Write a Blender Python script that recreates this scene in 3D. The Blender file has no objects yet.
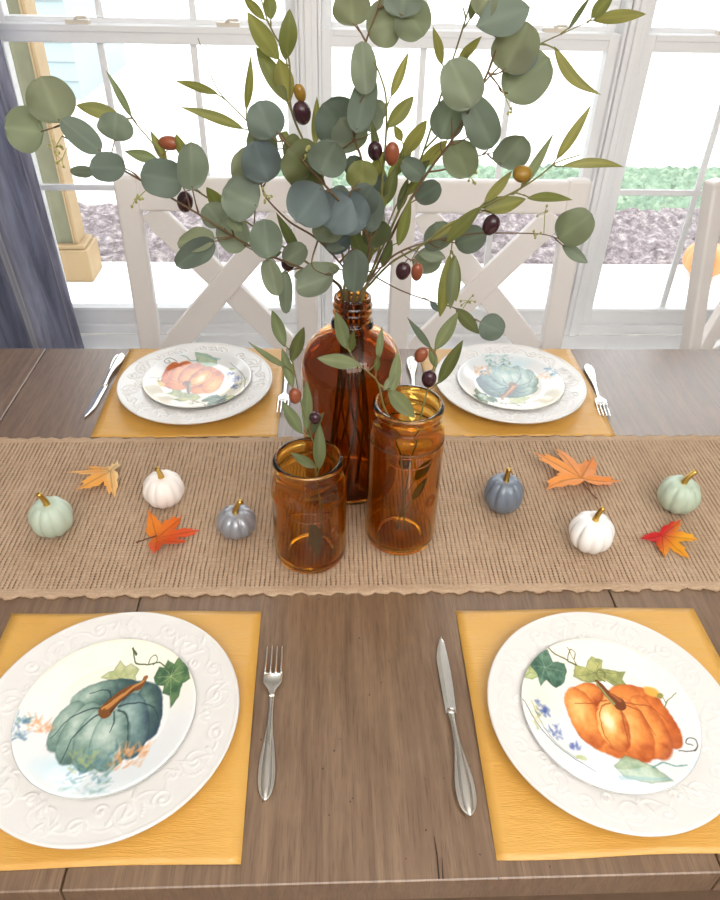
import bpy, math, random
import numpy as np
from mathutils import Vector, Matrix

random.seed(7)
rng = np.random.default_rng(11)
COL = bpy.context.scene.collection
PI = math.pi

# ------------------------------------------------------------------ camera frame
F, CX, CY = 720., 360., 450.
def _n(v):
    v = np.array(v, float); return v / np.linalg.norm(v)
def _pix(x, y): return np.array([(x-CX)/F, -(y-CY)/F, -1.])
_Z = -_n(_pix(337, 1395)); _Y = _n(_pix(330, -108)); _Y = _n(_Y - _Z*(_Y@_Z)); _X = np.cross(_Y, _Z)
RM = np.stack([_X, _Y, _Z]); CAM = np.array([0, 0, 1.52])
def ray(x, y): return _n(RM @ _pix(x, y))
def at_y(x, y, Y):                       # point of the vertical plane at depth Y seen along a sight line
    d = ray(x, y); return CAM + d*((Y-CAM[1])/d[1])
def at_z(x, y, z):
    d = ray(x, y); return CAM + d*((z-CAM[2])/d[2])

# ------------------------------------------------------------------ mesh helpers
def srgb(r, g, b):
    f = lambda c: (c/255/12.92) if c/255 <= .04045 else ((c/255+.055)/1.055)**2.4
    return (f(r), f(g), f(b))
def lin(a):
    a = np.clip(np.asarray(a, float)/255, 0, 1)
    return np.where(a <= .04045, a/12.92, ((a+.055)/1.055)**2.4)

class MB:
    def __init__(s): s.v = []; s.f = []; s.c = []
    def add(s, vs, fs, col=None):
        b = len(s.v); s.v += [tuple(map(float, p)) for p in vs]; s.f += [tuple(b+i for i in f) for f in fs]
        s.c += [col if col is not None else (1, 1, 1)]*len(vs) if not isinstance(col, list) else col
    def box(s, x0, x1, y0, y1, z0, z1, col=None):
        s.add([(x0,y0,z0),(x1,y0,z0),(x1,y1,z0),(x0,y1,z0),(x0,y0,z1),(x1,y0,z1),(x1,y1,z1),(x0,y1,z1)],
              [(3,2,1,0),(4,5,6,7),(0,1,5,4),(1,2,6,5),(2,3,7,6),(3,0,4,7)], col)
    def bar(s, a, b, w, d, up=(0, 0, 1)):
        # rectangular bar from a to b, w along 'side', d along 'up'
        a, b = Vector(a), Vector(b); t = (b-a).normalized(); side = t.cross(Vector(up)).normalized(); u = side.cross(t)
        vs = []
        for p in (a, b):
            for i, j in ((-1,-1),(1,-1),(1,1),(-1,1)): vs.append(p + side*(w/2*i) + u*(d/2*j))
        s.add(vs, [(0,1,2,3),(7,6,5,4),(0,4,5,1),(1,5,6,2),(2,6,7,3),(3,7,4,0)])
    def tube(s, pts, rad, n=8, col=None, cap=True):
        pts = [Vector(p) for p in pts]; m = len(pts)
        if not hasattr(rad, '__len__'): rad = [rad]*m
        t0 = (pts[1]-pts[0]).normalized()
        ref = Vector((0, 0, 1)) if abs(t0.z) < .9 else Vector((1, 0, 0))
        nrm = t0.cross(ref).normalized(); vs = []; fs = []
        for i, p in enumerate(pts):
            t = (pts[min(i+1, m-1)] - pts[max(i-1, 0)]).normalized()
            nrm = (nrm - t*nrm.dot(t)).normalized(); bi = t.cross(nrm)
            for k in range(n):
                a = 2*PI*k/n; vs.append(p + (nrm*math.cos(a) + bi*math.sin(a))*rad[i])
        for i in range(m-1):
            for k in range(n):
                k2 = (k+1) % n; fs.append((i*n+k, i*n+k2, (i+1)*n+k2, (i+1)*n+k))
        if cap: fs += [tuple(range(n-1, -1, -1)), tuple((m-1)*n+k for k in range(n))]
        s.add(vs, fs, col)
    def lathe(s, prof, n=64, c=(0, 0, 0), closed=False, col=None):
        vs = []; fs = []; m = len(prof)
        for r, z in prof:
            r = max(r, 1e-5)
            for k in range(n):
                a = 2*PI*k/n; vs.append((c[0]+r*math.cos(a), c[1]+r*math.sin(a), c[2]+z))
        for i in range(m if closed else m-1):
            j = (i+1) % m
            for k in range(n):
                k2 = (k+1) % n; fs.append((i*n+k, i*n+k2, j*n+k2, j*n+k))
        s.add(vs, fs, col)
    def build(s, name, mat, parent=None, smooth=True, off=(0, 0, 0), color=False, weld=False):
        me = bpy.data.meshes.new(name)
        o3 = np.array(off); v = [tuple(np.array(p)-o3) for p in s.v] if any(off) else s.v
        me.from_pydata(v, [], s.f)
        if smooth: me.shade_smooth() if hasattr(me, 'shade_smooth') else [setattr(p, 'use_smooth', True) for p in me.polygons]
        if color:
            at = me.color_attributes.new('Col', 'FLOAT_COLOR', 'POINT')
            at.data.foreach_set('color', np.array([(c[0], c[1], c[2], 1) for c in s.c], dtype=np.float32).ravel())
        me.update()
        o = bpy.data.objects.new(name, me); COL.objects.link(o)
        if mat: me.materials.append(mat)
        if parent: o.parent = parent
        return o
def bevel(o, w=.004, seg=2):
    m = o.modifiers.new('bevel', 'BEVEL'); m.width = w; m.segments = seg; m.limit_method = 'ANGLE'; m.angle_limit = math.radians(40)
    o.data.shade_flat() if False else None
    return o
def tag(o, label, cat, group=None, kind=None):
    if label: o['label'] = label
    if cat: o['category'] = cat
    if group: o['group'] = group
    if kind: o['kind'] = kind
    return o
def empty(name, loc=(0, 0, 0), rz=0):
    o = bpy.data.objects.new(name, None); COL.objects.link(o); o.empty_display_size = .05
    o.location = loc; o.rotation_euler = (0, 0, rz); return o
def copy_tree(o, parent=None):
    c = o.copy(); COL.objects.link(c)
    if parent: c.parent = parent
    for ch in list(o.children): copy_tree(ch, c)
    return c
def struct(o): o['kind'] = 'structure'; return o

# ------------------------------------------------------------------ material helpers
class NT:
    def __init__(s, name):
        s.m = bpy.data.materials.new(name); s.m.use_nodes = True; s.t = s.m.node_tree; s.t.nodes.clear()
        s.out = s.n('ShaderNodeOutputMaterial')
    def n(s, typ, **kw):
        nd = s.t.nodes.new(typ)
        for k, v in kw.items():
            if hasattr(nd, k) and k not in nd.inputs: setattr(nd, k, v)
            else: s.set(nd, k, v)
        return nd
    def set(s, nd, k, v):
        inp = nd.inputs[k]
        if isinstance(v, bpy.types.NodeSocket): s.t.links.new(v, inp)
        else:
            if inp.type == 'RGBA' and len(v) == 3: v = (*v, 1)
            inp.default_value = v
    def pr(s, **kw):
        nd = s.n('ShaderNodeBsdfPrincipled')
        for k, v in kw.items(): s.set(nd, k.replace('_', ' '), v)
        return nd
    def done(s, sh): s.t.links.new(sh, s.out.inputs['Surface']); return s.m
    def math(s, op, a, b=None, c=None):
        nd = s.t.nodes.new('ShaderNodeMath'); nd.operation = op
        for i, v in enumerate((a, b, c)):
            if v is None: continue
            if isinstance(v, bpy.types.NodeSocket): s.t.links.new(v, nd.inputs[i])
            else: nd.inputs[i].default_value = v
        return nd.outputs[0]
    def mix(s, f, a, b, blend='MIX'):
        nd = s.t.nodes.new('ShaderNodeMix'); nd.data_type = 'RGBA'; nd.blend_type = blend
        for i, v in ((0, f), (6, a), (7, b)):
            if isinstance(v, bpy.types.NodeSocket): s.t.links.new(v, nd.inputs[i])
            elif i: nd.inputs[i].default_value = (*v[:3], 1)
            else: nd.inputs[i].default_value = v
        return nd.outputs[2]
    def ramp(s, f, stops):
        nd = s.t.nodes.new('ShaderNodeValToRGB'); s.t.links.new(f, nd.inputs[0]); e = nd.color_ramp.elements
        while len(e) < len(stops): e.new(.5)
        for el, (p, c) in zip(e, stops): el.position = p; el.color = (*c[:3], 1)
        return nd.outputs[0]
    def coord(s, scale=(1, 1, 1), kind='Object', rot=(0, 0, 0)):
        tc = s.n('ShaderNodeTexCoord'); mp = s.n('ShaderNodeMapping'); s.t.links.new(tc.outputs[kind], mp.inputs[0])
        mp.inputs['Scale'].default_value = scale; mp.inputs['Rotation'].default_value = rot; return mp.outputs[0]
    def noise(s, vec, scale=5, detail=3, rough=.5, dist=0):
        return s.n('ShaderNodeTexNoise', Vector=vec, Scale=scale, Detail=detail, Roughness=rough, Distortion=dist).outputs[0]
    def bump(s, h, strength=.3, dist=.01, normal=None):
        nd = s.n('ShaderNodeBump', Height=h, Strength=strength, Distance=dist)
        if normal: s.set(nd, 'Normal', normal)
        return nd.outputs[0]

def plain(name, rgb, rough=.5, metal=0, var=.06, scale=30, bump=0, **kw):
    t = NT(name); v = t.coord(); n = t.noise(v, scale, 3)
    c = t.mix(n, [x*(1-var) for x in rgb], [min(1, x*(1+var)) for x in rgb])
    p = t.pr(Base_Color=c, Roughness=rough, Metallic=metal, **kw)
    if bump: t.set(p, 'Normal', t.bump(n, bump, .005))
    return t.done(p.outputs[0])

M = {}
M['white_paint'] = plain('white_paint', srgb(242, 242, 243), .4, var=.02)
M['chair_paint'] = plain('chair_paint', srgb(240, 235, 232), .38, var=.025, scale=12)
M['wall'] = plain('wall_paint', srgb(214, 210, 204), .8, var=.03, bump=.05)
M['ceil'] = plain('ceiling_paint', srgb(235, 233, 228), .9, var=.02)
M['floor'] = plain('floor_wood', srgb(120, 96, 76), .4, var=.2)
M['patio'] = plain('patio_concrete', srgb(232, 230, 226), .85, var=.06, scale=6, bump=.1)
M['overexposed'] = plain('overexposed_grass', srgb(238, 236, 226), .9, var=.03, scale=3)  # far grass burnt out by daylight, the overexposure put into a pale colour
M['trimwood'] = plain('post_trim', srgb(150, 126, 92), .7, var=.12, scale=9)
M['postface'] = plain('post_face', srgb(108, 106, 84), .8, var=.3, scale=14)
M['siding'] = plain('pale_siding', srgb(148, 160, 163), .8, var=.03)
M['silver'] = plain('polished_steel', (.82, .805, .77), .2, 1, var=.05, scale=60)
M['blade'] = plain('brushed_steel', (.86, .86, .84), .27, 1, var=.08, scale=80)
M['gold'] = plain('gold_paint', (.62, .40, .10), .3, 1, var=.15, scale=90)
M['lock'] = plain('lock_metal', srgb(225, 215, 200), .3, 0)

def wood_mat():
    t = NT('table_wood')
    v = t.coord((1, 1, 1))
    big = t.noise(t.coord((3.2, .7, 1)), 2.2, 3)
    g1 = t.noise(t.coord((34, 2.0, 8)), 3.0, 6, .62, .5)
    g2 = t.noise(t.coord((210, 9, 20)), 3.0, 3, .6)
    blot = t.noise(v, 9, 4, .6)
    c = t.ramp(g1, [(.25, srgb(92, 70, 54)), (.5, srgb(124, 98, 76)), (.78, srgb(150, 124, 100))])
    c = t.mix(t.math('MULTIPLY', big, .55), c, srgb(112, 86, 64))
    c = t.mix(t.ramp(g2, [(.32, (.6,)*3), (.5, (0,)*3)]), c, srgb(84, 63, 48))
    c = t.mix(t.ramp(blot, [(.5, (0,)*3), (.8, (.35,)*3)]), c, srgb(150, 124, 98))
    # a few dark worm specks
    sp = t.n('ShaderNodeTexVoronoi', Vector=t.coord((60, 45, 1)), Scale=1.0).outputs[0]
    spm = t.math('MULTIPLY', t.math('LESS_THAN', sp, .055), t.math('GREATER_THAN', t.noise(v, 5, 1), .56))
    c = t.mix(spm, c, srgb(60, 44, 34))
    p = t.pr(Base_Color=c, Roughness=t.math('MULTIPLY_ADD', g1, .2, .26), Coat_Weight=.85, Coat_Roughness=.27)
    t.set(p, 'Specular IOR Level', .6)
    t.set(p, 'Normal', t.bump(t.math('ADD', g1, g2), .12, .002))
    return t.done(p.outputs[0])
M['wood'] = wood_mat()

def burlap_mat():
    t = NT('burlap_weave')
    tc = t.n('ShaderNodeTexCoord'); sep = t.n('ShaderNodeSeparateXYZ', Vector=tc.outputs['Object'])
    nz = t.noise(tc.outputs['Object'], 55, 3); nz2 = t.noise(tc.outputs['Object'], 9, 3)
    fine = t.noise(t.coord((1, 1, 1)), 420, 2); dash = t.noise(t.coord((330, 36, 1)), 1.0, 2); dash2 = t.noise(t.coord((60, 300, 1)), 1.0, 2)
    x = t.math('MULTIPLY_ADD', nz, .0030, sep.outputs[0]); y = t.math('MULTIPLY_ADD', nz, .0024, sep.outputs[1])
    sx = t.math('SINE', t.math('MULTIPLY', x, 2*PI/.0066)); sy = t.math('SINE', t.math('MULTIPLY', y, 2*PI/.0050))
    gx = t.ramp(t.math('MULTIPLY_ADD', sx, .5, .5), [(.05, (1,)*3), (.40, (0,)*3)])
    gy = t.ramp(t.math('MULTIPLY_ADD', sy, .5, .5), [(.0, (.3,)*3), (.55, (1,)*3)])
    band = t.math('MINIMUM', t.math('SUBTRACT', sep.outputs[1], .668), t.math('SUBTRACT', 1.032, sep.outputs[1]))
    inner = t.ramp(t.math('MULTIPLY', t.math('MULTIPLY_ADD', nz, .01, band), 20.), [(.34, (0,)*3), (.42, (1,)*3)])
    base = t.ramp(nz2, [(.3, srgb(176, 149, 123)), (.7, srgb(190, 163, 137))])
    base = t.mix(t.ramp(dash2, [(.45, (0,)*3), (.75, (.55,)*3)]), base, srgb(206, 182, 156))
    base = t.mix(t.ramp(fine, [(.45, (0,)*3), (.8, (.5,)*3)]), base, srgb(146, 116, 92))
    d = t.math('MULTIPLY', t.math('MULTIPLY', gx, gy), t.ramp(dash, [(.36, (.25,)*3), (.6, (1,)*3)]))
    d = t.math('MULTIPLY', d, inner)
    c = t.mix(d, base, srgb(84, 60, 44))
    p = t.pr(Base_Color=c, Roughness=.95)
    t.set(p, 'Specular IOR Level', .1)
    h = t.math('ADD', t.math('MULTIPLY', t.math('MULTIPLY', sx, .6), inner), t.math('ADD', t.math('MULTIPLY', sy, .25), fine))
    t.set(p, 'Normal', t.bump(h, .4, .0022))
    return t.done(p.outputs[0])
M['burlap'] = burlap_mat()

def mat_mat():
    t = NT('mustard_paper')
    v = t.coord(); n = t.noise(v, 7, 4); f = t.noise(t.coord((30, 220, 1)), 4, 3)
    c = t.ramp(n, [(.3, srgb(204, 148, 58)), (.7, srgb(214, 164, 80))])
    c = t.mix(t.math('MULTIPLY', f, .22), c, srgb(226, 188, 116))
    p = t.pr(Base_Color=c, Roughness=.33)
    t.set(p, 'Specular IOR Level', .7)
    t.set(p, 'Normal', t.bump(t.math('ADD', t.math('MULTIPLY', n, 1.5), t.math('ADD', t.math('MULTIPLY', f, .3), t.math('MULTIPLY', t.noise(t.coord((2.2, 15, 1)), 2.0, 4, .6, .4), 1.6))), .35, .006))
    return t.done(p.outputs[0])
M['mustard'] = mat_mat()

def attr_mat(name, rough=.2, coat=0, trans=0, spec=.5, bump=0, bscale=60, var=0):
    t = NT(name); a = t.n('ShaderNodeAttribute', attribute_name='Col'); c = a.outputs['Color']
    if var:
        nn = t.noise(t.coord(), bscale, 4)
        c = t.mix(t.math('MULTIPLY', nn, var), c, t.mix(1, c, (.5, .5, .46), 'MULTIPLY'))
    p = t.pr(Base_Color=c, Roughness=rough)
    t.set(p, 'Specular IOR Level', spec); t.set(p, 'Coat Weight', coat)
    if bump: t.set(p, 'Normal', t.bump(t.noise(t.coord(), bscale, 3), bump, .003))
    if not trans: return t.done(p.outputs[0])
    tr = t.n('ShaderNodeBsdfTranslucent', Color=t.mix(1, c, (1.25, 1.28, .55), 'MULTIPLY'))
    mx = t.n('ShaderNodeMixShader', Fac=trans); t.t.links.new(p.outputs[0], mx.inputs[1]); t.t.links.new(tr.outputs[0], mx.inputs[2])
    return t.done(mx.outputs[0])
M['glaze'] = attr_mat('painted_glaze', .12, .5)
M['charger'] = plain('cream_glaze', srgb(224, 221, 218), .2, var=.015, Coat_Weight=.4)
M['euc'] = attr_mat('eucalyptus_leaf', .55, trans=.17, spec=.3, var=.35, bscale=45, bump=.1)
M['oliveleaf'] = attr_mat('olive_leaf', .5, trans=.34, spec=.35, var=.3, bscale=70, bump=.1)
M['maple'] = attr_mat('maple_leaf', .5, trans=.12, spec=.3, var=.25, bscale=110, bump=.2)
M['stem'] = plain('brown_stem', srgb(104, 82, 56), .7, var=.3, scale=120, bump=.3)
M['stemgreen'] = plain('olive_green_stem', srgb(116, 112, 62), .7, var=.3, scale=120, bump=.2)
M['seed'] = plain('seed_green', srgb(160, 158, 96), .6, var=.25, scale=200)
M['olive_dark'] = plain('dark_olive_skin', srgb(58, 30, 38), .22, var=.4, scale=70)
M['olive_red'] = plain('russet_olive_skin', srgb(138, 74, 48), .28, var=.35, scale=70)
M['olive_green'] = plain('green_olive_skin', srgb(142, 108, 36), .3, var=.3, scale=70)

def glass_mat(name, col, rough=.0, ior=1.45):
    t = NT(name)
    n = t.noise(t.coord((1, 1, .6)), 14, 2)
    p = t.pr(Base_Color=t.mix(n, [x*.94 for x in col], [min(1, x*1.05) for x in col]), Roughness=rough, IOR=ior, Transmission_Weight=1.0)
    t.set(p, 'Normal', t.bump(n, .06, .01))
    return t.done(p.outputs[0])
M['amber_dark'] = glass_mat('dark_amber_glass', (.50, .185, .024))
M['amber'] = glass_mat('amber_glass', (.83, .48, .10))
def pane_mat():
    t = NT('window_glass'); tr = t.n('ShaderNodeBsdfTransparent', Color=(.97, .985, .99)); g = t.n('ShaderNodeBsdfGlossy', Roughness=.01)
    fr = t.n('ShaderNodeFresnel', IOR=1.3); mx = t.n('ShaderNodeMixShader', Fac=fr.outputs[0])
    t.t.links.new(tr.outputs[0], mx.inputs[1]); t.t.links.new(g.outputs[0], mx.inputs[2]); return t.done(mx.outputs[0])
M['pane'] = pane_mat()

def curtain_mat():
    t = NT('blue_grey_satin'); v = t.coord((1, 1, .12)); n = t.noise(v, 30, 4, .6, .6)
    c = t.ramp(n, [(.3, srgb(104, 108, 130)), (.7, srgb(176, 181, 206))])
    p = t.pr(Base_Color=c, Roughness=.3, Metallic=.3); t.set(p, 'Sheen Weight', .7); t.set(p, 'Sheen Roughness', .35); t.set(p, 'Specular IOR Level', .6)
    t.set(p, 'Normal', t.bump(n, .35, .01)); return t.done(p.outputs[0])
M['curtain'] = curtain_mat()
def ground_mat(name, stops, scale, bump):
    t = NT(name); v = t.coord(); n = t.noise(v, scale, 6, .7); c = t.ramp(n, stops)
    p = t.pr(Base_Color=c, Roughness=.95); t.set(p, 'Normal', t.bump(n, bump, .05)); return t.done(p.outputs[0])
M['mulch'] = ground_mat('mulch', [(.30, srgb(92, 80, 80)), (.5, srgb(140, 127, 128)), (.68, srgb(200, 188, 184))], 19, .9)
M['grass'] = ground_mat('lawn_grass', [(.3, srgb(104, 128, 108)), (.55, srgb(142, 162, 136)), (.75, srgb(190, 202, 172))], 14, .8)

# ------------------------------------------------------------------ room shell
WY = 2.15
WIN = [(-.852, -.120), (.003, .742), (.866, 1.60)]
ZB, ZM0, ZM1, ZT = .455, 1.212, 1.260, 2.0
def shell():
    b = MB(); b.box(-2.2, 3.0, -2.6, WY+.14, -.05, 0); struct(b.build('floor', M['floor'], smooth=False))
    b = MB(); b.box(-2.2, 3.0, -2.6, WY+.14, 2.6, 2.65); struct(b.build('ceiling', M['ceil'], smooth=False))
    b = MB(); b.box(-2.5, -2.2, -2.6, WY+.14, 0, 2.6); struct(b.build('wall_left', M['wall'], smooth=False))
    b = MB(); b.box(3.0, 3.05, -2.6, WY+.14, 0, 2.6); struct(b.build('wall_right', M['wall'], smooth=False))
    b = MB(); b.box(-2.2, 3.0, -2.65, -2.6, 0, 2.6); struct(b.build('wall_front', M['wall'], smooth=False))
    b = MB()
    b.box(-2.2, 3.0, WY, WY+.14, 0, .33); b.box(-2.2, 3.0, WY, WY+.14, 2.08, 2.6)
    b.box(-2.2, -.915, WY, WY+.14, .33, 2.08); b.box(1.665, 3.0, WY, WY+.14, .33, 2.08)
    struct(b.build('wall_back', M['wall'], smooth=False))
    # stool and apron running under all three windows
    b = MB(); b.box(-.99, 1.74, WY-.105, WY-.002, .335, .368)
    bevel(struct(b.build('trim_1', M['white_paint'], smooth=False)), .008, 3)
    b = MB(); b.box(-.97, 1.72, WY-.022, WY-.002, .235, .333)
    bevel(struct(b.build('trim_2', M['white_paint'], smooth=False)), .004)
    # mullion posts between the windows
    for k, (a, c) in enumerate(((WIN[0][1], WIN[1][0]), (WIN[1][1], WIN[2][0]))):
        m = (a+c)/2; b = MB(); b.box(m-.024, m+.024, WY-.012, WY+.12, .37, 2.08)
        b.box(m-.010, m+.010, WY-.020, WY-.012, .37, 2.08)
        bevel(struct(b.build('trim_%d' % (k+3), M['white_paint'], smooth=False)), .003)
    b = MB(); b.box(-2.2, 3.0, WY-.015, WY-.002, 0, .11); bevel(struct(b.build('baseboard_back', M['white_paint'], smooth=False)), .004)
shell()
def window(k, x0, x1):
    r = empty('window_%d' % k, ((x0+x1)/2, WY+.04, ZB)); struct(r); ox, oy, oz = r.location
    L = lambda b, n, m='white_paint', bw=.003, par=None: bevel(b.build(n, M[m], par or r, smooth=False, off=(ox, oy, oz)), bw)
    xs0, xs1 = x0-.034, x1+.034
    b = MB()                                     # outer frame: jambs, head and sloping sill
    b.box(xs0-.003, xs0+.006, WY-.004, WY+.12, .372, 2.06); b.box(xs1-.006, xs1+.003, WY-.004, WY+.12, .372, 2.06)
    b.box(xs0, xs1, WY-.004, WY+.12, 2.045, 2.07); b.box(xs0, xs1, WY-.002, WY+.14, .370, .402)
    L(b, 'window_frame')
    b = MB()                                     # lower sash
    y0, y1 = WY+.012, WY+.05
    b.box(xs0+.006, x0, y0, y1, .402, ZM1-.006); b.box(x1, xs1-.006, y0, y1, .402, ZM1-.006)
    b.box(x0, x1, y0, y1, .402, ZB); b.box(x0, x1, y0, y1, ZM0, ZM1-.006)
    b.box(x0, x1, y0-.004, y0, ZM1-.022, ZM1-.006); b.box(x0, x1, y0-.003, y0+.002, ZB-.012, ZB-.004)
    s = L(b, 'lower_sash')
    def munt(z0, z1, name, yy, par):
        m = MB(); w = .0085
        for i in (1, 2):
            x = x0+(x1-x0)*i/3; m.box(x-w, x+w, yy-.006, yy+.006, z0, z1)
        z = (z0+z1)/2
        m.box(x0, x1, yy-.0055, yy+.0055, z-w, z+w)
        return L(m, name, bw=.002, par=par)
    munt(ZB, ZM0, 'muntin_grid', WY+.034, s)
    b = MB(); b.box(x0, x1, WY+.044, WY+.047, ZB, ZM0); b.build('pane', M['pane'], s, smooth=False, off=(ox, oy, oz))
    b = MB()                                     # upper sash sits further out
    y0, y1 = WY+.06, WY+.10
    b.box(xs0+.006, x0, y0, y1, ZM0+.02, 2.045); b.box(x1, xs1-.006, y0, y1, ZM0+.02, 2.045)
    b.box(x0, x1, y0, y1, ZM0+.02, ZM1+.004); b.box(x0, x1, y0, y1, 2.0, 2.045)
    u = L(b, 'upper_sash')
    munt(ZM1, 2.0, 'muntin_grid', WY+.08, u)
    b = MB(); b.box(x0, x1, WY+.090, WY+.093, ZM1, 2.0); b.build('pane', M['pane'], u, smooth=False, off=(ox, oy, oz))
    for fx in (.27, .80):
        b = MB(); x = x0+(x1-x0)*fx
        b.box(x-.03, x+.03, WY+.018, WY+.04, ZM1-.006, ZM1+.004); b.tube([(x-.005, WY+.02, ZM1+.004), (x+.005, WY+.012, ZM1+.010), (x+.028, WY+.012, ZM1+.010)], .004, 8)
        L(b, 'sash_lock', 'lock', .002, s)
for k, (a, c) in enumerate(WIN): window(k+1, a, c)

# ------------------------------------------------------------------ outdoors
def displaced(name, x0, x1, y0, y1, z, amp, nx, ny, mat, seed):
    r = np.random.default_rng(seed); b = MB(); vs = []; fs = []
    for j in range(ny+1):
        for i in range(nx+1): vs.append((x0+(x1-x0)*i/nx, y0+(y1-y0)*j/ny, z+amp*r.random()*(0 if i in (0, nx) or j in (0, ny) else 1)))
    for j in range(ny):
        for i in range(nx): k = j*(nx+1)+i; fs.append((k, k+1, k+nx+2, k+nx+1))
    b.add(vs, fs); return b.build(name, mat)
b = MB(); b.box(-4, 6, WY+.16, 3.86, -.22, -.1); struct(b.build('patio', M['patio'], smooth=False))
tag(displaced('mulch_bed', -6, 8, 3.86, 4.86, -.14, .05, 300, 30, M['mulch'], 3), 'loose brown wood mulch between the patio and the lawn', 'mulch', kind='stuff')
tag(displaced('lawn', -.5, 10, 4.86, 5.86, -.15, .06, 400, 36, M['grass'], 4), 'sunlit green grass beyond the mulch bed', 'grass', kind='stuff')
b = MB(); b.box(-30, 40, 5.86, 60, -.24, -.12); b.box(-30, -.5, 4.86, 5.86, -.24, -.12); struct(b.build('overexposed_ground', M['overexposed'], smooth=False))  # made-up pale slab standing in for distant grass washed out by light
def porch_post():
    r = empty('porch_post', (-1.462, 3.69, -.1)); tag(r, 'square tan porch post with pale corner boards and a wide base outside the window', 'post')
    w, v = .15, .054
    b = MB(); b.box(-w, w, -v, v, .19, 2.7); bevel(b.build('shaft', M['postface'], r, smooth=False), .004)
    for sx in (-1, 1):
        b = MB(); b.box(sx*w-(.0 if sx > 0 else .014), sx*w+(.014 if sx > 0 else .0), -v-.012, v+.012, .19, 2.7); b.box(sx*w-(.012 if sx > 0 else -.0), sx*w+(.0 if sx > 0 else .012), -v-.012, -v-.001, .19, 2.7)
        bevel(b.build('corner_board', M['trimwood'], r, smooth=False), .004)
    b = MB(); b.box(-w-.06, w+.06, -v-.045, v+.045, 0, .17); b.box(-w-.045, w+.045, -v-.032, v+.032, .17, .192)
    bevel(b.build('base_block', M['trimwood'], r, smooth=False), .006)
porch_post()
def shed():
    b = MB()
    for i in range(14): b.add([(-3.05, 8.0-.02, i*.17-.12), (-2.5, 8.0-.02, i*.17-.12), (-2.5, 8.0, i*.17+.05), (-3.05, 8.0, i*.17+.05), (-3.05, 10, i*.17-.12), (-2.5, 10, i*.17-.12), (-2.5, 10, i*.17+.05), (-3.05, 10, i*.17+.05)], [(0,1,2,3),(1,5,6,2),(0,3,7,4),(4,7,6,5)])
    b.add([(-3.15, 7.9, 2.3), (-2.4, 7.9, 2.3), (-2.4, 10.1, 2.3), (-3.15, 10.1, 2.3), (-3.15, 9, 2.9), (-2.4, 9, 2.9)], [(0,1,5,4),(2,3,4,5),(1,2,5),(3,0,4)])
    tag(b.build('garden_shed', M['siding'], smooth=False), 'pale blue clapboard outbuilding far across the yard behind the porch post', 'shed')
shed()

# ------------------------------------------------------------------ pumpkins (ribbed body + stem)
def pumpkin_mesh(R, H, ribs, depth, n=96, m=28, dip=.18):
    b = MB(); vs = []; fs = []
    for j in range(m+1):
        t = j/m; ph = -PI/2 + PI*t
        rr = math.cos(ph); zz = math.sin(ph)
        rr = max(rr, 0)**.85
        for k in range(n):
            a = 2*PI*k/n; g = abs(math.sin(a*ribs/2))**.55
            s = 1 - depth*(1-g)*min(1, rr*1.6)
            z = H/2 + H/2*zz*(1 if zz < 0 else 1) - (dip*H*math.exp(-(rr/.33)**2) if zz > 0 else -.06*H*math.exp(-(rr/.4)**2))
            vs.append((R*rr*s*math.cos(a), R*rr*s*math.sin(a), z))
    for j in range(m):
        for k in range(n):
            k2 = (k+1) % n; fs.append((j*n+k, j*n+k2, (j+1)*n+k2, (j+1)*n+k))
    b.add(vs, fs); return b
def pumpkin_stem(H, lean, L=.02, r0=.0055, r1=.0032, dip=.18):
    b = MB(); base = H*(1-dip)-.003; pts = []; rad = []
    for i in range(9):
        t = i/8; pts.append((lean[0]*L*t*t, lean[1]*L*t*t, base + (L*1.25)*t)); rad.append(r0*(1.5 if i == 0 else 1.15 if i == 1 else 1) * (1-t) + r1*t + (.0008 if i == 8 else 0))
    b.tube(pts, rad, 10); return b
def ceramic(name, col, rough=.35, metal=0, coat=.3): return plain(name, col, rough, metal, .05, 40, Coat_Weight=coat)
TZ = .76; RZ = .7632
PK = [
    ((54, 526), 'small sage green pumpkin near the yellowish maple leaf, gold stem curving left', .0312, .060, 9, srgb(186, 200, 182), .45, 0, (-.35, -.1)),
    ((165, 497), 'small matte white pumpkin just above the orange red maple leaf', .0318, .057, 11, srgb(240, 232, 226), .5, 0, (-.1, -.3)),
    ((237, 527), 'small shiny silver grey pumpkin beside the short amber jar', .0298, .046, 10, srgb(150, 152, 160), .28, .25, (.5, 0)),
    ((502, 503), 'small tall slate blue pumpkin beside the tall amber jar', .0308, .064, 10, srgb(116, 126, 140), .32, .1, (.1, .1)),
    ((589, 541), 'small glossy white pumpkin in front of the large orange maple leaf', .0328, .060, 9, srgb(244, 242, 240), .25, 0, (.4, .1)),
    ((676, 503), 'small sage green pumpkin behind the red and yellow maple leaf', .032, .059, 9, srgb(182, 198, 178), .4, 0, (.7, .1)),
]
for px, lab, R_, H_, ribs, col, ro, me, lean in PK:
    p = at_z(*px, RZ + .012)
    r = empty('mini_pumpkin', (p[0], p[1], RZ), random.random()*3)
    tag(r, lab, 'pumpkin', 'small painted pumpkins on the table runner')
    pumpkin_mesh(R_, H_, ribs, .15, dip=.10).build('pumpkin_body', ceramic('glazed_'+lab.split()[1], col, ro, me), r)
    s = pumpkin_stem(H_, lean, .020, .0048, .0034, .10); o = s.build('pumpkin_stem', M['gold'], r); o.rotation_euler.z = -r.rotation_euler.z
r = empty('pumpkin', (2.055, 3.72, -.1)); tag(r, 'orange pumpkin standing outside on the concrete patio', 'pumpkin')
pumpkin_mesh(.118, .185, 12, .12).build('pumpkin_body', plain('orange_rind', srgb(212, 136, 84), .5), r)
pumpkin_stem(.185, (.4, 0), .06, .016, .01).build('pumpkin_stem', M['stem'], r)

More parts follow.
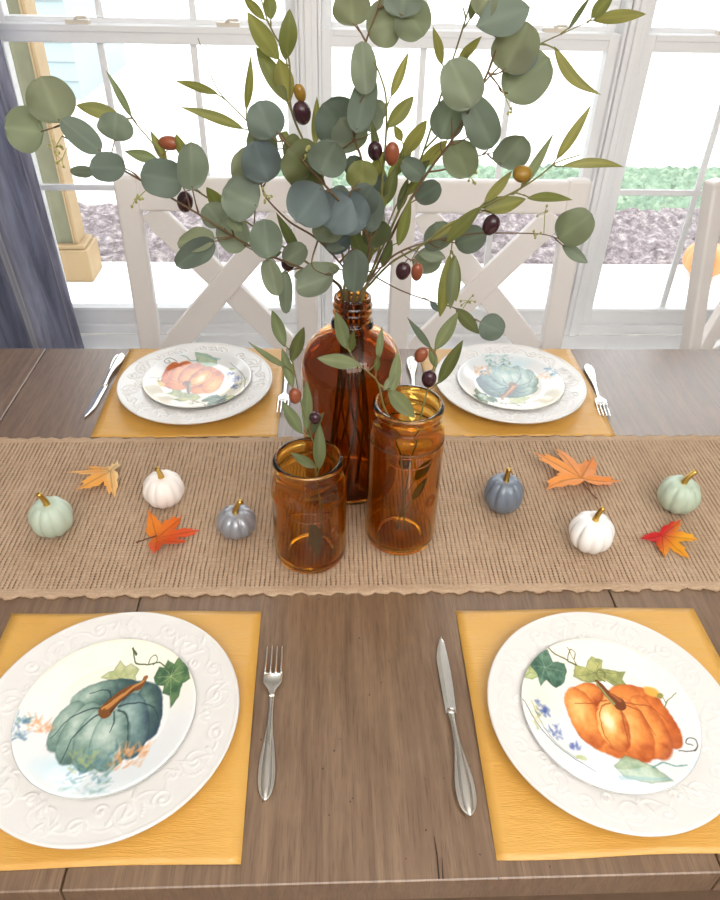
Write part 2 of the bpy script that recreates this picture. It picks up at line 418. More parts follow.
# ------------------------------------------------------------------ curtain
def curtain():
    b = MB(); nx, nz = 150, 60; vs = []; fs = []
    for j in range(nz+1):
        z = .015 + 2.35*j/nz; h = j/nz
        for i in range(nx+1):
            u = i/nx
            x = -.742 - .042*min(1, z/1.2) - u*.99
            ph = u*2*PI*6.2 + .5*math.sin(3*z+u*4)
            amp = .062*(.75+.25*math.sin(u*9)) * (1 - .25*h)
            if u < .04: amp *= u/.04
            y = 2.0 - .02 + amp*math.sin(ph) + .012*math.sin(ph*2.3+z*2) - (1-h)*.03
            vs.append((x + .012*math.sin(2.2*z+u*3)*min(1, u*8), y, z))
    for j in range(nz):
        for i in range(nx): k = j*(nx+1)+i; fs.append((k, k+1, k+nx+2, k+nx+1))
    b.add(vs, fs); o = b.build('curtain', M['curtain'])
    m = o.modifiers.new('thick', 'SOLIDIFY'); m.thickness = .003
    tag(o, 'dark blue grey satin curtain hanging in folds beside the window', 'curtain')
curtain()

# ------------------------------------------------------------------ table
TX0, TX1, TY0, TY1 = -.95, 1.62, .301, 1.355
def table():
    r = empty('dining_table', ((TX0+TX1)/2, (TY0+TY1)/2, 0)); tag(r, 'brown wooden plank dining table set for a meal under the burlap runner', 'table')
    off = (r.location.x, r.location.y, 0)
    seams = [TX0, -.60, -.263, .386, .90, 1.26, TX1]
    for a, c in zip(seams, seams[1:]):
        b = MB(); b.box(a+.0007, c-.0007, TY0, TY1, TZ-.042, TZ)
        bevel(b.build('tabletop_plank', M['wood'], r, smooth=False, off=off), .0022, 2)
    b = MB()
    b.box(TX0+.09, TX1-.09, TY0+.06, TY0+.082, .63, .717); b.box(TX0+.09, TX1-.09, TY1-.082, TY1-.06, .63, .717)
    b.box(TX0+.07, TX0+.092, TY0+.08, TY1-.08, .63, .717); b.box(TX1-.092, TX1-.07, TY0+.08, TY1-.08, .63, .717)
    b.build('apron', M['wood'], r, smooth=False, off=off)
    for x in (TX0+.11, TX1-.11):
        for y in (TY0+.10, TY1-.10):
            b = MB(); vs = []
            for z, w in ((.716, .045), (.60, .045), (0.001, .03)):
                vs += [(x-w, y-w, z), (x+w, y-w, z), (x+w, y+w, z), (x-w, y+w, z)]
            fs = [(0,1,2,3), (11,10,9,8)]
            for i in (0, 4):
                for k in range(4): fs.append((i+k, i+4+k, i+4+(k+1) % 4, i+(k+1) % 4))
            b.add(vs, fs); b.build('leg', M['wood'], r, smooth=False, off=off)
    # two short splits in the wood at the front
    b = MB()
    for pts in (((434, 836), (437, 855), (439, 879)), ((442, 858), (443, 879))):
        q = [at_z(*p, TZ) for p in pts]
        b.tube([(p[0], p[1], TZ-.0001) for p in q], [.0003]+[.0008]*(len(q)-1), 6)
    b.build('wood_split', plain('dark_split', srgb(48, 34, 26), .9), r, off=off)
table()

def runner():
    b = MB(); nx, ny = 560, 12; x0, x1 = -.90, 1.56; y0, y1 = .668, 1.032
    vs = []; fs = []
    def edge(x, ph): return .0022*math.sin(x*2*PI/.027+ph+1.5*math.sin(x*7)) + .0016*math.sin(x*2*PI/.061+ph*2) + .001*math.sin(x*2*PI/.011)
    prof = [(0, .0004), (0, .0030), (.004, .0040), (.009, .0036), (.014, .0026)]
    for i in range(nx+1):
        x = x0+(x1-x0)*i/nx; a = y0+edge(x, 0); c = y1+edge(x, 2)
        row = [(a+d, z) for d, z in prof] + [(a+.02+(c-a-.04)*t/8, .0024+.0004*math.sin(x*40+t)) for t in range(9)] + [(c-d, z) for d, z in reversed(prof)]
        for y, z in row: vs.append((x, y, TZ+z))
    w = len(prof)*2+9
    for i in range(nx):
        for j in range(w-1): k = i*w+j; fs.append((k, k+1, k+w+1, k+w))
        fs.append((i*w+w-1, i*w, i*w+w, i*w+w+w-1))
    b.add(vs, fs); o = b.build('table_runner', M['burlap'])
    tag(o, 'tan burlap table runner with wavy hemmed edges across the table', 'table runner')
runner()

PM = [('mustard yellow placemat under the plate with the blue green pumpkin, front edge of table', (-.4215, -.0925, .322, .641), .478, -.004),
      ('mustard yellow placemat under the large orange pumpkin plate beside the table knife', (.162, .489, .319, .637), .478, .003),
      ('mustard yellow placemat under the far plate with the orange pumpkin, beside the curtain end', (-.426, -.098, 1.036, 1.352), 1.19, 0),
      ('mustard yellow placemat under the far plate with the blue grey pumpkin, by the fork', (.185, .512, 1.034, 1.352), 1.19, 0)]
for lab, (x0, x1, y0, y1), cy, sk in PM:
    b = MB(); nx, ny = 24, 40; vs = []; fs = []; cx = (x0+x1)/2
    for top in (1, 0):
        for j in range(ny+1):
            y = y0+(y1-y0)*j/ny
            for i in range(nx+1):
                x = x0+(x1-x0)*i/nx
                z = max(0, .0046*(1-abs(y-cy)/.14)) + .0010*math.exp(-((y-cy-.075)/.004)**2)
                z += .0004*math.sin(x*31+y*13)
                vs.append((x+sk*(y-y0)/.32 - cx, y + .0012*math.sin(x*23) - cy, .0009 + (z if top else z-.0008) + .0002))
    n1 = (nx+1)*(ny+1)
    for j in range(ny):
        for i in range(nx):
            k = j*(nx+1)+i; fs.append((k, k+1, k+nx+2, k+nx+1)); fs.append((n1+k+nx+1, n1+k+nx+2, n1+k+1, n1+k))
    rim = [i for i in range(nx+1)] + [(j+1)*(nx+1)-1 for j in range(1, ny+1)] + [ny*(nx+1)+i for i in range(nx-1, -1, -1)] + [j*(nx+1) for j in range(ny-1, 0, -1)]
    for a, c in zip(rim, rim[1:]+rim[:1]): fs.append((a, n1+a, n1+c, c))
    b.add(vs, fs); o = b.build('placemat', M['mustard']); o.location = (cx, cy, TZ+.0002)
    tag(o, lab, 'placemat', 'mustard placemats on the table')

# ------------------------------------------------------------------ chargers with raised scrolls
def scroll_points():
    P = []
    def spiral(a0, r0, sx, sy, R, turns, n=46):
        for i in range(n):
            t = i/(n-1); th = 2*PI*turns*t; rr = R*(1-t)**.8
            P.append((a0 + sx*rr*math.cos(th)/.118, r0 + sy*rr*math.sin(th), .0016))
    for k in range(9):
        a = 2*PI*k/9; s = 1 if k % 2 else -1
        spiral(a, .119, s, 1, .017, 1.6); spiral(a+.30, .126, -s, -1, .011, 1.4); spiral(a-.22, .110, s, -1, .008, 1.2)
        for i in range(40):                        # waving vine
            t = i/39; P.append((a - PI/9 + 2*PI/9*t, .119 + .013*math.sin(2*PI*t + (0 if s > 0 else PI)), .0014))
        for q in range(6):                         # leaf strokes
            a1 = a + .06*q - .15; r1 = .119+.013*math.sin(2*PI*(q/6+.1)+(0 if s > 0 else PI))
            for i in range(9):
                t = i/8; P.append((a1 + s*.055*t, r1 + (.013 if q % 2 else -.013)*t, .0021*(1-t)+.0008))
    return P
def charger_mesh():
    pts = np.array(scroll_points()); prof = [(0, .0045), (.03, .0045), (.07, .0045), (.082, .005), (.087, .0062), (.092, .0088), (.095, .0098)]
    rr = list(np.linspace(.0965, .1415, 40)); na = 720
    top = prof + [(r, .0100 + (r-.0965)/.045*.0075) for r in rr] + [(.1435, .0187), (.1453, .0186), (.1463, .0176), (.1462, .0160)]
    bot = [(.1445, .0138), (.12, .0085), (.095, .0040), (.086, .0012), (.083, .0), (.079, .0), (.077, .0015), (0, .0015)]
    R = np.array([p[0] for p in top+bot]); Zp = np.array([p[1] for p in top+bot])
    A = np.linspace(0, 2*PI, na, endpoint=False); AA, RR = np.meshgrid(A, R); ZZ = np.repeat(Zp[:, None], na, 1)
    i0, i1 = len(prof), len(prof)+len(rr)
    x = RR[i0:i1]*np.cos(AA[i0:i1]); y = RR[i0:i1]*np.sin(AA[i0:i1])
    px = pts[:, 1]*np.cos(pts[:, 0]); py = pts[:, 1]*np.sin(pts[:, 0])
    h = np.zeros_like(x)
    for X_, Y_, w in zip(px, py, pts[:, 2]):
        ang = math.atan2(Y_, X_) % (2*PI); c = int(ang/(2*PI)*na); idx = np.arange(c-12, c+13) % na
        d2 = (x[:, idx]-X_)**2 + (y[:, idx]-Y_)**2
        h[:, idx] = np.maximum(h[:, idx], np.exp(-d2/(w*.75)**2))
    ZZ[i0:i1] += .0013*h
    vs = np.stack([RR*np.cos(AA), RR*np.sin(AA), ZZ], -1).reshape(-1, 3); m = len(R)
    fs = []
    for i in range(m-1):
        for k in range(na):
            k2 = (k+1) % na; fs.append((i*na+k, i*na+k2, (i+1)*na+k2, (i+1)*na+k))
    b = MB(); b.add(vs, fs); return b
CH = [('large white charger plate with raised scrolls under the blue green pumpkin plate at the front', (-.2545, .476), .2),
      ('large white charger plate with raised scrolls under the big orange pumpkin plate at the front', (.3205, .470), 1.1),
      ('large white charger plate with raised rim under the far orange pumpkin plate', (-.262, 1.190), 2.0),
      ('large white charger plate with raised rim under the far blue grey pumpkin plate', (.346, 1.189), .7)]
PZ = TZ + .0064
c0 = None
for lab, (x, y), a in CH:
    if c0 is None: c0 = o = charger_mesh().build('charger_plate', M['charger'])
    else: o = c0.copy(); COL.objects.link(o)
    o.location = (x, y, PZ); o.rotation_euler.z = a; o.scale = (.975, .975, 1) if x > .3 and y < .6 else (1, 1, 1); tag(o, lab, 'plate', 'white charger plates')

# ------------------------------------------------------------------ painted salad plates
def catmull(P, n=8):
    P = [np.array(p, float) for p in P]; out = []
    for i in range(len(P)-1):
        p0, p1, p2, p3 = P[max(i-1, 0)], P[i], P[i+1], P[min(i+2, len(P)-1)]
        for k in range(n):
            t = k/n; out.append(.5*((2*p1)+(-p0+p2)*t+(2*p0-5*p1+4*p2-p3)*t*t+(-p0+3*p1-3*p2+p3)*t**3))
    out.append(P[-1]); return out
_tab = rng.random((256, 256))
def vnoise(x, y, s=1.0, seed=0):
    x = x*s + seed*17.3; y = y*s + seed*9.1; xi = np.floor(x).astype(int); yi = np.floor(y).astype(int); fx = x-xi; fy = y-yi
    fx = fx*fx*(3-2*fx); fy = fy*fy*(3-2*fy); g = lambda i, j: _tab[i % 256, j % 256]
    return (g(xi, yi)*(1-fx)+g(xi+1, yi)*fx)*(1-fy) + (g(xi, yi+1)*(1-fx)+g(xi+1, yi+1)*fx)*fy
def fbm(x, y, s, seed=0): return (vnoise(x, y, s, seed)*.5 + vnoise(x, y, s*2, seed+1)*.3 + vnoise(x, y, s*4, seed+2)*.2)
class Paint:
    def __init__(s, x, y, seed):
        w1 = (fbm(x, y, .03, seed)-.5)*9; w2 = (fbm(x, y, .03, seed+5)-.5)*9
        s.X, s.Y = x, y; s.x, s.y = x+w1, y+w2; s.C = np.full((len(x), 3), 233.); s.n = fbm(x, y, .045, seed+9); s.g = fbm(x, y, .16, seed+20)
    def blend(s, a, col):
        a = np.clip(a, 0, 1)[:, None]; s.C = s.C*(1-a) + np.asarray(col, float)*a
    def ell(s, cx, cy, rx, ry, rot=0):
        c, q = math.cos(math.radians(rot)), math.sin(math.radians(rot)); dx, dy = s.x-cx, s.y-cy
        return np.sqrt(((dx*c+dy*q)/rx)**2 + ((-dx*q+dy*c)/ry)**2)
    def lobe(s, cx, cy, rx, ry, rot, light, mid, dark, lx=-.3, ly=-.25, alpha=1):
        d = s.ell(cx, cy, rx, ry, rot); m = np.clip((1-d)*min(rx, ry)/2.2, 0, 1)
        d2 = s.ell(cx+lx*rx, cy+ly*ry, rx*1.15, ry*1.15, rot)
        k = np.clip(d2 + (s.n-.5)*.7, 0, 1.3)[:, None]
        col = np.where(k < .6, np.array(light)+(np.array(mid)-np.array(light))*(k/.6), np.array(mid)+(np.array(dark)-np.array(mid))*((k-.6)/.7))
        a = (m*alpha)[:, None]; s.C = s.C*(1-a)+col*a
        e = np.exp(-((d-1)*min(rx, ry)/2.6)**2)*.45; s.blend(e*(.4+.9*s.n)*(d < 1.02)*.8, dark)
    def stroke(s, pts, w, col, a=1, soft=1.3):
        if len(pts) > 2: pts = [tuple(p) for p in catmull([(*p, 0) for p in pts], 4)]; pts = [(p[0], p[1]) for p in pts]
        w = w if hasattr(w, '__len__') else (w, w); n = len(pts)-1; best = np.zeros(len(s.x))
        for i in range(n):
            (ax, ay), (bx, by) = pts[i], pts[i+1]; vx, vy = bx-ax, by-ay; L = vx*vx+vy*vy+1e-9
            t = np.clip(((s.x-ax)*vx+(s.y-ay)*vy)/L, 0, 1); d = np.hypot(s.x-ax-t*vx, s.y-ay-t*vy)
            ww = (w[0]+(w[1]-w[0])*(i+t)/n)/2; best = np.maximum(best, np.clip((ww-d)/soft+.5, 0, 1))
        s.blend(best*a, col)
    def poly(s, pts, col, col2=None, a=1, soft=2.):
        pts = np.array(pts, float); inside = np.zeros(len(s.x), bool); dm = np.full(len(s.x), 1e9); n = len(pts)
        for i in range(n):
            ax, ay = pts[i]; bx, by = pts[(i+1) % n]; vx, vy = bx-ax, by-ay
            t = np.clip(((s.x-ax)*vx+(s.y-ay)*vy)/(vx*vx+vy*vy+1e-9), 0, 1); dm = np.minimum(dm, np.hypot(s.x-ax-t*vx, s.y-ay-t*vy))
            c = ((ay > s.y) != (by > s.y)) & (s.x < (bx-ax)*(s.y-ay)/(by-ay+1e-12)+ax); inside ^= c
        sd = np.where(inside, dm, -dm); m = np.clip(sd/soft+.5, 0, 1)*a
        if col2 is not None:
            k = np.clip((s.n-.3)*2.4, 0, 1)[:, None]; col = np.array(col)*(1-k)+np.array(col2)*k
            mm = m[:, None]; s.C = s.C*(1-mm)+col*mm
        else: s.blend(m, col)
        s.blend(np.exp(-(sd/1.6)**2)*.3*a, np.array([60, 80, 60]))
    def dabs(s, cx, cy, rx, ry, n, cols, seed, L=14, w=3.5, ang=-90, spread=70, a=.75):
        r = random.Random(seed)
        for i in range(n):
            x, y = cx+r.uniform(-rx, rx), cy+r.uniform(-ry, ry); t = math.radians(ang+r.uniform(-spread, spread)); l = L*r.uniform(.5, 1.2)
            s.stroke([(x, y), (x+l*math.cos(t), y+l*math.sin(t))], (w*1.7*r.uniform(.6, 1.3), 2), r.choice(cols), a*r.uniform(.35, .85), 4.5)

def ivy(P, pts, col, col2, vein, centre):
    P.poly(pts, col, col2)
    for p in pts[::2]: P.stroke([centre, (centre[0]+(p[0]-centre[0])*.8, centre[1]+(p[1]-centre[1])*.8)], (2, 1), vein, .55)

def design_a(u, v):
    P = Paint(245+226*u, 278-190*v, 3)
    P.blend(np.clip((v+.1)*1.2, 0, 1)*.8*(.6+.6*P.n), (250, 243, 216)); P.blend(np.clip((-v-.25)*1.5, 0, 1)*.5*P.n*1.6, (222, 236, 242))
    P.blend(np.clip(1-P.ell(165, 395, 90, 40), 0, 1)*.8, (196, 226, 236))
    lt, md, dk, nv = (188, 204, 192), (126, 152, 140), (66, 92, 90), (42, 62, 78)
    ivy(P, [(200,182),(214,168),(228,166),(238,140),(256,152),(270,146),(298,162),(290,180),(296,192),(262,190),(240,196)], (206,206,160), (176,184,132), (140,146,96), (246,186))
    P.lobe(246, 306, 126, 88, -4, lt, md, dk)
    P.lobe(255, 212, 62, 26, 0, md, dk, nv); P.lobe(195, 230, 62, 34, -22, lt, md, dk); P.lobe(318, 232, 48, 40, 25, md, dk, nv)
    P.lobe(346, 268, 38, 74, -12, md, dk, nv); P.lobe(148, 302, 37, 62, 14, lt, md, dk); P.lobe(186, 318, 46, 76, 14, lt, md, dk)
    P.lobe(312, 304, 44, 80, -12, (160,182,176), (104,132,130), nv); P.lobe(228, 332, 50, 74, 5, lt, md, dk); P.lobe(268, 336, 50, 72, -5, (196,210,200), (140,164,154), dk)
    for s in ([(238,268),(205,288),(172,335),(164,385)], [(260,270),(264,300),(262,318)], [(270,266),(298,286),(312,330),(316,372)], [(234,260),(190,262),(150,282),(118,330)], [(246,244),(226,216),(180,222)], [(268,256),(320,250),(362,262),(378,290)], [(262,246),(285,222),(300,205)]):
        P.stroke(s, (5, 2), (38, 58, 62), .7)
    P.stroke([(236,268),(256,240),(284,214),(306,206),(320,184)], (36, 9), (120, 72, 34)); P.stroke([(240,258),(262,234),(290,210),(316,190)], (12, 4), (206, 142, 76), .85)
    P.stroke([(250,270),(268,244),(296,214)], (5, 2), (62, 38, 24), .8); P.stroke([(228,262),(246,244)], (6, 2), (214, 150, 80), .8); P.ell(0,0,1,1); P.blend(np.clip((1-P.ell(320,184,9,6,-30))*4, 0, 1), (150, 96, 50))
    ivy(P, [(343,184),(352,160),(366,164),(372,146),(392,158),(404,142),(416,156),(446,152),(434,176),(444,200),(424,210),(420,240),(402,264),(394,236),(372,226),(372,206),(352,204)], (104,134,88), (64,98,70), (190,200,140), (388,188))
    P.stroke([(270,112),(276,134),(288,148),(320,150),(350,150),(376,168)], (4, 3), (76, 92, 60)); P.stroke([(322,150),(326,134),(340,132),(344,144),(334,152)], 2.4, (80, 96, 64)); P.stroke([(268,112),(280,126)], (3,7), (70, 90, 60))
    P.dabs(82, 305, 28, 18, 26, [(226,160,106),(236,182,136),(206,136,84)], 1, 16, 4, -80, 80); P.dabs(42, 312, 20, 30, 24, [(96,136,166),(120,160,150),(70,110,140)], 2, 15, 4)
    P.dabs(240, 395, 55, 40, 60, [(96,140,150),(126,166,150),(150,190,200),(80,120,130)], 4, 20, 5, -80, 70); P.dabs(215, 385, 30, 25, 22, [(176,182,120),(150,170,110)], 8, 16, 4)
    P.dabs(322, 378, 42, 26, 46, [(232,170,116),(222,150,92),(240,196,156)], 5, 20, 4.5, -60, 60); P.dabs(225, 445, 60, 14, 26, [(150,186,196),(176,206,210),(120,160,150)], 6, 22, 5, 0, 40, .5)
    return P.C
def design_b(u, v):
    P = Paint(463+218*u, 276-187*v, 31)
    P.blend(np.clip((v+.2)*1.1, 0, 1)*.75*(.6+.6*P.n), (251, 244, 220)); P.blend(np.clip(1-P.ell(300,240,80,70), 0, 1)*.5, (250, 240, 200))
    lt, md, dk = (250, 196, 120), (232, 140, 66), (166, 72, 30)
    P.stroke([(345,98),(360,126),(400,142),(440,165),(470,200)], (3, 5), (92, 92, 56)); P.stroke([(400,142),(412,118),(424,124),(418,138)], 2.3, (96, 96, 60)); P.stroke([(420,150),(406,112)], 2, (110,104,66))
    ivy(P, [(262,192),(264,166),(286,138),(300,160),(312,188),(286,196)], (196,202,148), (160,176,120), (120,136,86), (284,180))
    ivy(P, [(404,182),(418,152),(446,158),(470,134),(496,140),(490,160),(550,172),(532,190),(542,216),(512,212),(484,192),(440,198)], (188,186,120), (136,144,88), (100,108,66), (466,172))
    ivy(P, [(288,124),(308,114),(330,126),(348,120),(356,150),(388,150),(390,170),(376,196),(352,208),(330,192),(308,210),(306,184),(290,164)], (104,138,116), (58,92,76), (150,176,150), (332,162))
    P.lobe(495, 302, 126, 84, 4, lt, md, dk)
    P.lobe(548, 246, 66, 40, 18, md, (214,120,54), dk); P.lobe(422, 232, 50, 32, -18, lt, md, dk); P.lobe(403, 282, 40, 76, -8, lt, md, dk); P.lobe(592, 300, 34, 68, -8, md, (206,108,46), dk)
    P.lobe(556, 310, 42, 78, -5, (246,178,98), md, dk); P.lobe(512, 315, 46, 76, 0, lt, md, dk); P.lobe(466, 306, 40, 62, 4, (255,218,150), (242,164,84), dk)
    P.blend(np.clip(1.2-P.ell(456, 296, 16, 26), 0, 1)*.8, (255, 244, 214))
    for s in ([(478,252),(448,264),(436,310),(446,360)], [(500,258),(496,300),(490,352)], [(510,256),(548,272),(562,330)], [(520,250),(580,262),(610,300)], [(470,246),(420,250),(388,250)]):
        P.stroke(s, (4, 2), (150, 66, 26), .65)
    P.stroke([(502,254),(482,230),(462,194)], (32, 10), (118, 62, 34)); P.stroke([(486,252),(474,226),(460,196)], (9, 4), (146, 150, 92), .9); P.stroke([(504,246),(488,226)], (8, 4), (176, 98, 50), .8)
    P.stroke([(482,196),(470,180),(480,164),(494,172),(486,186)], 3, (120, 116, 70))
    P.blend(np.clip((1-P.ell(596, 226, 20, 15, 30))*3, 0, 1), (222, 168, 74)); P.blend(np.clip((1-P.ell(612, 238, 9, 8))*3, 0, 1), (150, 140, 70))
    P.stroke([(612,268),(628,250),(652,238)], (3, 2), (120, 120, 72)); P.stroke([(622,256),(618,244)], 2, (120,120,72))
    P.stroke([(250,250),(282,322),(330,370),(384,410)], (3, 2), (76, 96, 116), .8); P.stroke([(272,250),(296,330),(350,380)], (2.5, 2), (126, 140, 90), .7)
    P.dabs(298, 268, 16, 20, 22, [(66,86,150),(90,112,170),(120,140,190)], 11, 11, 5); P.dabs(312, 318, 18, 16, 18, [(66,86,150),(96,116,176)], 12, 11, 5); P.dabs(356, 350, 14, 8, 12, [(66,86,150),(100,116,180)], 13, 10, 4)
    P.dabs(278, 290, 14, 26, 10, [(170,170,80),(196,186,100)], 14, 13, 4); P.blend(np.clip((1-P.ell(362, 378, 18, 7, 10))*3, 0, 1)*.8, (176,184,120))
    P.poly([(436,396),(470,376),(500,384),(526,400),(556,438),(500,440),(450,424)], (132,160,128), (176,194,160), .85); P.stroke([(440,424),(490,428),(552,434)], (12, 5), (130,172,176), .5)
    P.stroke([(524,404),(552,392),(572,402),(600,404)], (5, 3), (100,150,140), .8); P.stroke([(600,418),(640,392),(668,380)], (8, 14), (206,230,238), .7)
    P.stroke([(600,372),(634,376),(648,352),(636,342),(626,354),(636,362)], 2.4, (78, 78, 66))
    return P.C
def salad_mesh(design, n, rot):
    g = np.linspace(-1, 1, n+1); A, B = np.meshgrid(g, g); A = A.ravel(); B = B.ravel()
    r = np.maximum(np.abs(A), np.abs(B)); th = np.where(np.abs(A) > np.abs(B), (PI/4)*np.divide(B, A, out=np.zeros_like(A), where=np.abs(A) > 1e-9), PI/2-(PI/4)*np.divide(A, B, out=np.zeros_like(A), where=np.abs(B) > 1e-9))
    sg = np.where(np.abs(A) > np.abs(B), np.sign(A), np.sign(B)); u = sg*r*np.cos(th); v = sg*r*np.sin(th)
    RR = .100; rad = np.hypot(u, v)
    zf = np.interp(rad, [0, .60, .68, .76, .9, .97, 1.0], [.0035, .0035, .0040, .0065, .0110, .0130, .0128])
    col = lin(design(u, v)); k = n+1
    vs = np.stack([u*RR, v*RR, zf], -1)
    fs = [(j*k+i, j*k+i+1, (j+1)*k+i+1, (j+1)*k+i) for j in range(n) for i in range(n)]
    b = MB(); b.add(vs, fs, [tuple(c) for c in col])
    ring = [i for i in range(k)] + [j*k+n for j in range(1, k)] + [n*k+i for i in range(n-1, -1, -1)] + [j*k for j in range(n-1, 0, -1)]
    prev = ring; base = len(b.v); w = (.93, .93, .92)
    for rr, z in ((1.006, .0118), (.995, .0102), (.85, .0060), (.68, .0014), (.66, 0.), (.62, 0.), (.6, .0012)):
        new = []
        for q in ring:
            new.append(len(b.v)); b.v.append((float(u[q]*RR*rr), float(v[q]*RR*rr), z)); b.c.append(w)
        for i in range(len(ring)): j = (i+1) % len(ring); b.f.append((prev[i], new[i], new[j], prev[j])[::-1])
        prev = new
    b.f.append(tuple(prev[::-1])[::-1])
    return b
SP = [('salad plate with a blue green painted pumpkin and ivy leaf on the front charger', design_a, (-.2578, .4788), 300, .0),
      ('salad plate with a large orange painted pumpkin and blue flowers on the front charger', design_b, (.3178, .4695), 300, 0),
      ('salad plate with an orange painted pumpkin upside down on the far charger', design_b, (-.2595, 1.199), 190, PI-.25),
      ('salad plate with a blue grey painted pumpkin upside down on the far charger', design_a, (.3475, 1.189), 190, PI+.15)]
for lab, d, (x, y), n, a in SP:
    o = salad_mesh(d, n, a).build('salad_plate', M['glaze'], color=True)
    o.location = (x, y, PZ+.0056); o.rotation_euler.z = a; o.scale = (1.035, 1.035, 1) if y > 1 else (1, 1, 1); tag(o, lab, 'plate', 'painted pumpkin salad plates')

# ------------------------------------------------------------------ cutlery (local +Y towards the handle tip is -Y end)
def handle_mesh(y0, y1, w0, w1, z, th=.0026):
    # pear shaped handle outline from neck y0 to tip y1, hollowed inside a raised double border
    b = MB(); n = 56; m = 16; vs = []; fs = []
    for i in range(n+1):
        t = i/n; y = y0+(y1-y0)*t
        wid = w1*float(np.interp(t, [0, .03, .07, .18, .32, .44, .56, .66, .74, .80, .86, .91, .95, .98, .995, 1], [.40, .38, .32, .30, .36, .50, .73, .90, .985, 1, .95, .82, .62, .38, .18, .06]))
        fl = min(1, max(0, (wid/w1-.38)/.3))
        for j in range(m+1):
            s = -1+2*j/m; e = abs(s)
            zz = z + th*(1-e**6)**.5*(.75+.25*math.cos(e*PI*.5))
            zz += fl*(-.0026*math.exp(-((e-.60)/.12)**2) + .0012*math.exp(-(e/.42)**2) + .0008*math.exp(-((e-.82)/.09)**2))
            vs.append((s*wid/2, y, zz + .0035*math.sin(PI*t)))
        for j in range(m, -1, -1):
            s = -1+2*j/m; vs.append((s*wid/2*.96, y, z - .0006 + .0035*math.sin(PI*t)))
    w = 2*(m+1)
    for i in range(n):
        for j in range(w): k = i*w+j; k2 = i*w+(j+1) % w; fs.append((k, k2, k2+w, k+w))
    fs += [tuple(range(w-1, -1, -1)), tuple(n*w+j for j in range(w))]
    b.add(vs, fs); return b
def make_fork():
    r = empty('fork'); handle_mesh(-.012, .118, .0062, .0205, .001).build('handle', M['silver'], r)
    b = MB(); n = 30; vs = []; fs = []; m = 10
    zc = lambda y: .0022+.0035*math.exp(-((y+.028)/.022)**2)
    for i in range(n+1):                       # shoulder plate flaring from the neck to the tine roots
        t = i/n; y = -.008-.030*t; q = min(1, t/.62); wid = .0066+(.0228-.0066)*(q*q*(3-2*q))**1.3
        for j in range(m+1):
            s = -1+2*j/m; vs.append((s*wid/2, y, zc(y)+.0012-.0012*(1-s*s)*t + .0012*(1-t)*(1-s*s)))
        for j in range(m, -1, -1):
            s = -1+2*j/m; vs.append((s*wid/2, y, zc(y)-.0004-.0012*(1-s*s)*t))
    w = 2*(m+1)
    for i in range(n):
        for j in range(w): k = i*w+j; k2 = i*w+(j+1) % w; fs.append((k, k2, k2+w, k+w))
    fs += [tuple(range(w)), tuple(n*w+j for j in range(w-1, -1, -1))]
    b.add(vs, fs)
    sh = b.build('shoulder', M['silver'], r)
    for k in range(4):
        x = -.0098+.0196*k/3; b = MB(); vs = []; fs = []
        for i in range(13):
            t = i/12; y = -.037-.042*t; z = zc(y)+.0003+.0022*t*t; wd = .00175*(1-.35*t)*(1 if t < .9 else 1-5*(t-.9)); h = .0010*(1-.4*t); xx = x*(1-.05*t)
            vs += [(xx-wd, y, z), (xx-wd*.6, y, z+h), (xx+wd*.6, y, z+h), (xx+wd, y, z), (xx+wd*.6, y, z-h), (xx-wd*.6, y, z-h)]
        for i in range(12):
            for j in range(6): q = i*6+j; q2 = i*6+(j+1) % 6; fs.append((q, q2, q2+6, q+6))
        fs += [(5, 4, 3, 2, 1, 0), tuple(72+j for j in range(6))]
        b.add(vs, fs); b.build('tine', M['silver'], sh)
    return r
def make_knife():
    r = empty('knife'); handle_mesh(.0, .121, .0075, .0235, .002, .0035).build('handle', M['silver'], r)
    b = MB(); b.lathe([(0, -.0045), (.0042, -.004), (.0058, -.0015), (.0058, .0015), (.0042, .004), (0, .0045)], 16)
    b.v = [(x*.9, z-.001, .0032+y*.55) for x, y, z in b.v]; b.build('bolster', M['silver'], r)
    b = MB(); n = 40; vs = []; fs = []
    for i in range(n+1):
        t = i/n; y = -.112*t
        left = -.0062 - .0028*math.sin(PI*min(1, t*.9))        # cutting edge bellies out
        right = .0062
        if t > .62:
            q = (t-.62)/.38; right = .0062-.0112*q**1.7
            left = left + (0)*q
        if t > .9: q = (t-.9)/.1; left = left + (right-left)*.8*q*q
        right = max(right, left+.0006)
        vs += [(left, y, .0018), (left*.35+right*.65, y, .0030), (right, y, .0028), (right, y, .0010), (left*.35+right*.65, y, .0008)]
    for i in range(n):
        for j in range(5): k = i*5+j; k2 = i*5+(j+1) % 5; fs.append((k, k2, k2+5, k+5))
    fs += [(4, 3, 2, 1, 0), tuple(n*5+j for j in range(5))]
    b.add(vs, fs); b.build('blade', M['blade'], r, smooth=False)
    return r
fork = make_fork(); knife = make_knife()
def place(src, first, tip, hnd, lab, flip=False):
    o = src if first else copy_tree(src)
    tip, hnd = Vector(tip), Vector(hnd); d = (hnd-tip).normalized(); rz = math.atan2(-d.x, d.y)
    n = Vector((0, .118 if src is fork else .121)); n.rotate(Matrix.Rotation(rz, 2)) if False else None
    L = .118 if src is fork else .121
    o.location = (hnd.x - d.x*L, hnd.y - d.y*L, TZ+.0012); o.rotation_euler.z = rz
    o['label'] = lab; o['category'] = 'fork' if src is fork else 'knife'
    o['group'] = 'silver cutlery beside the plates'
    return o
g = lambda x, y: at_z(x, y, TZ+.003)[:2]
place(fork, True, g(275, 648), g(265, 801), 'silver fork lying on bare wood at the front beside the blue green pumpkin setting')
place(fork, False, g(609, 428), g(587, 364), 'silver fork with tines toward the front beside the far blue grey pumpkin setting')
place(fork, False, (-.094, 1.075), (-.089, 1.30), 'silver fork mostly hidden behind the short amber jar and its sprig')
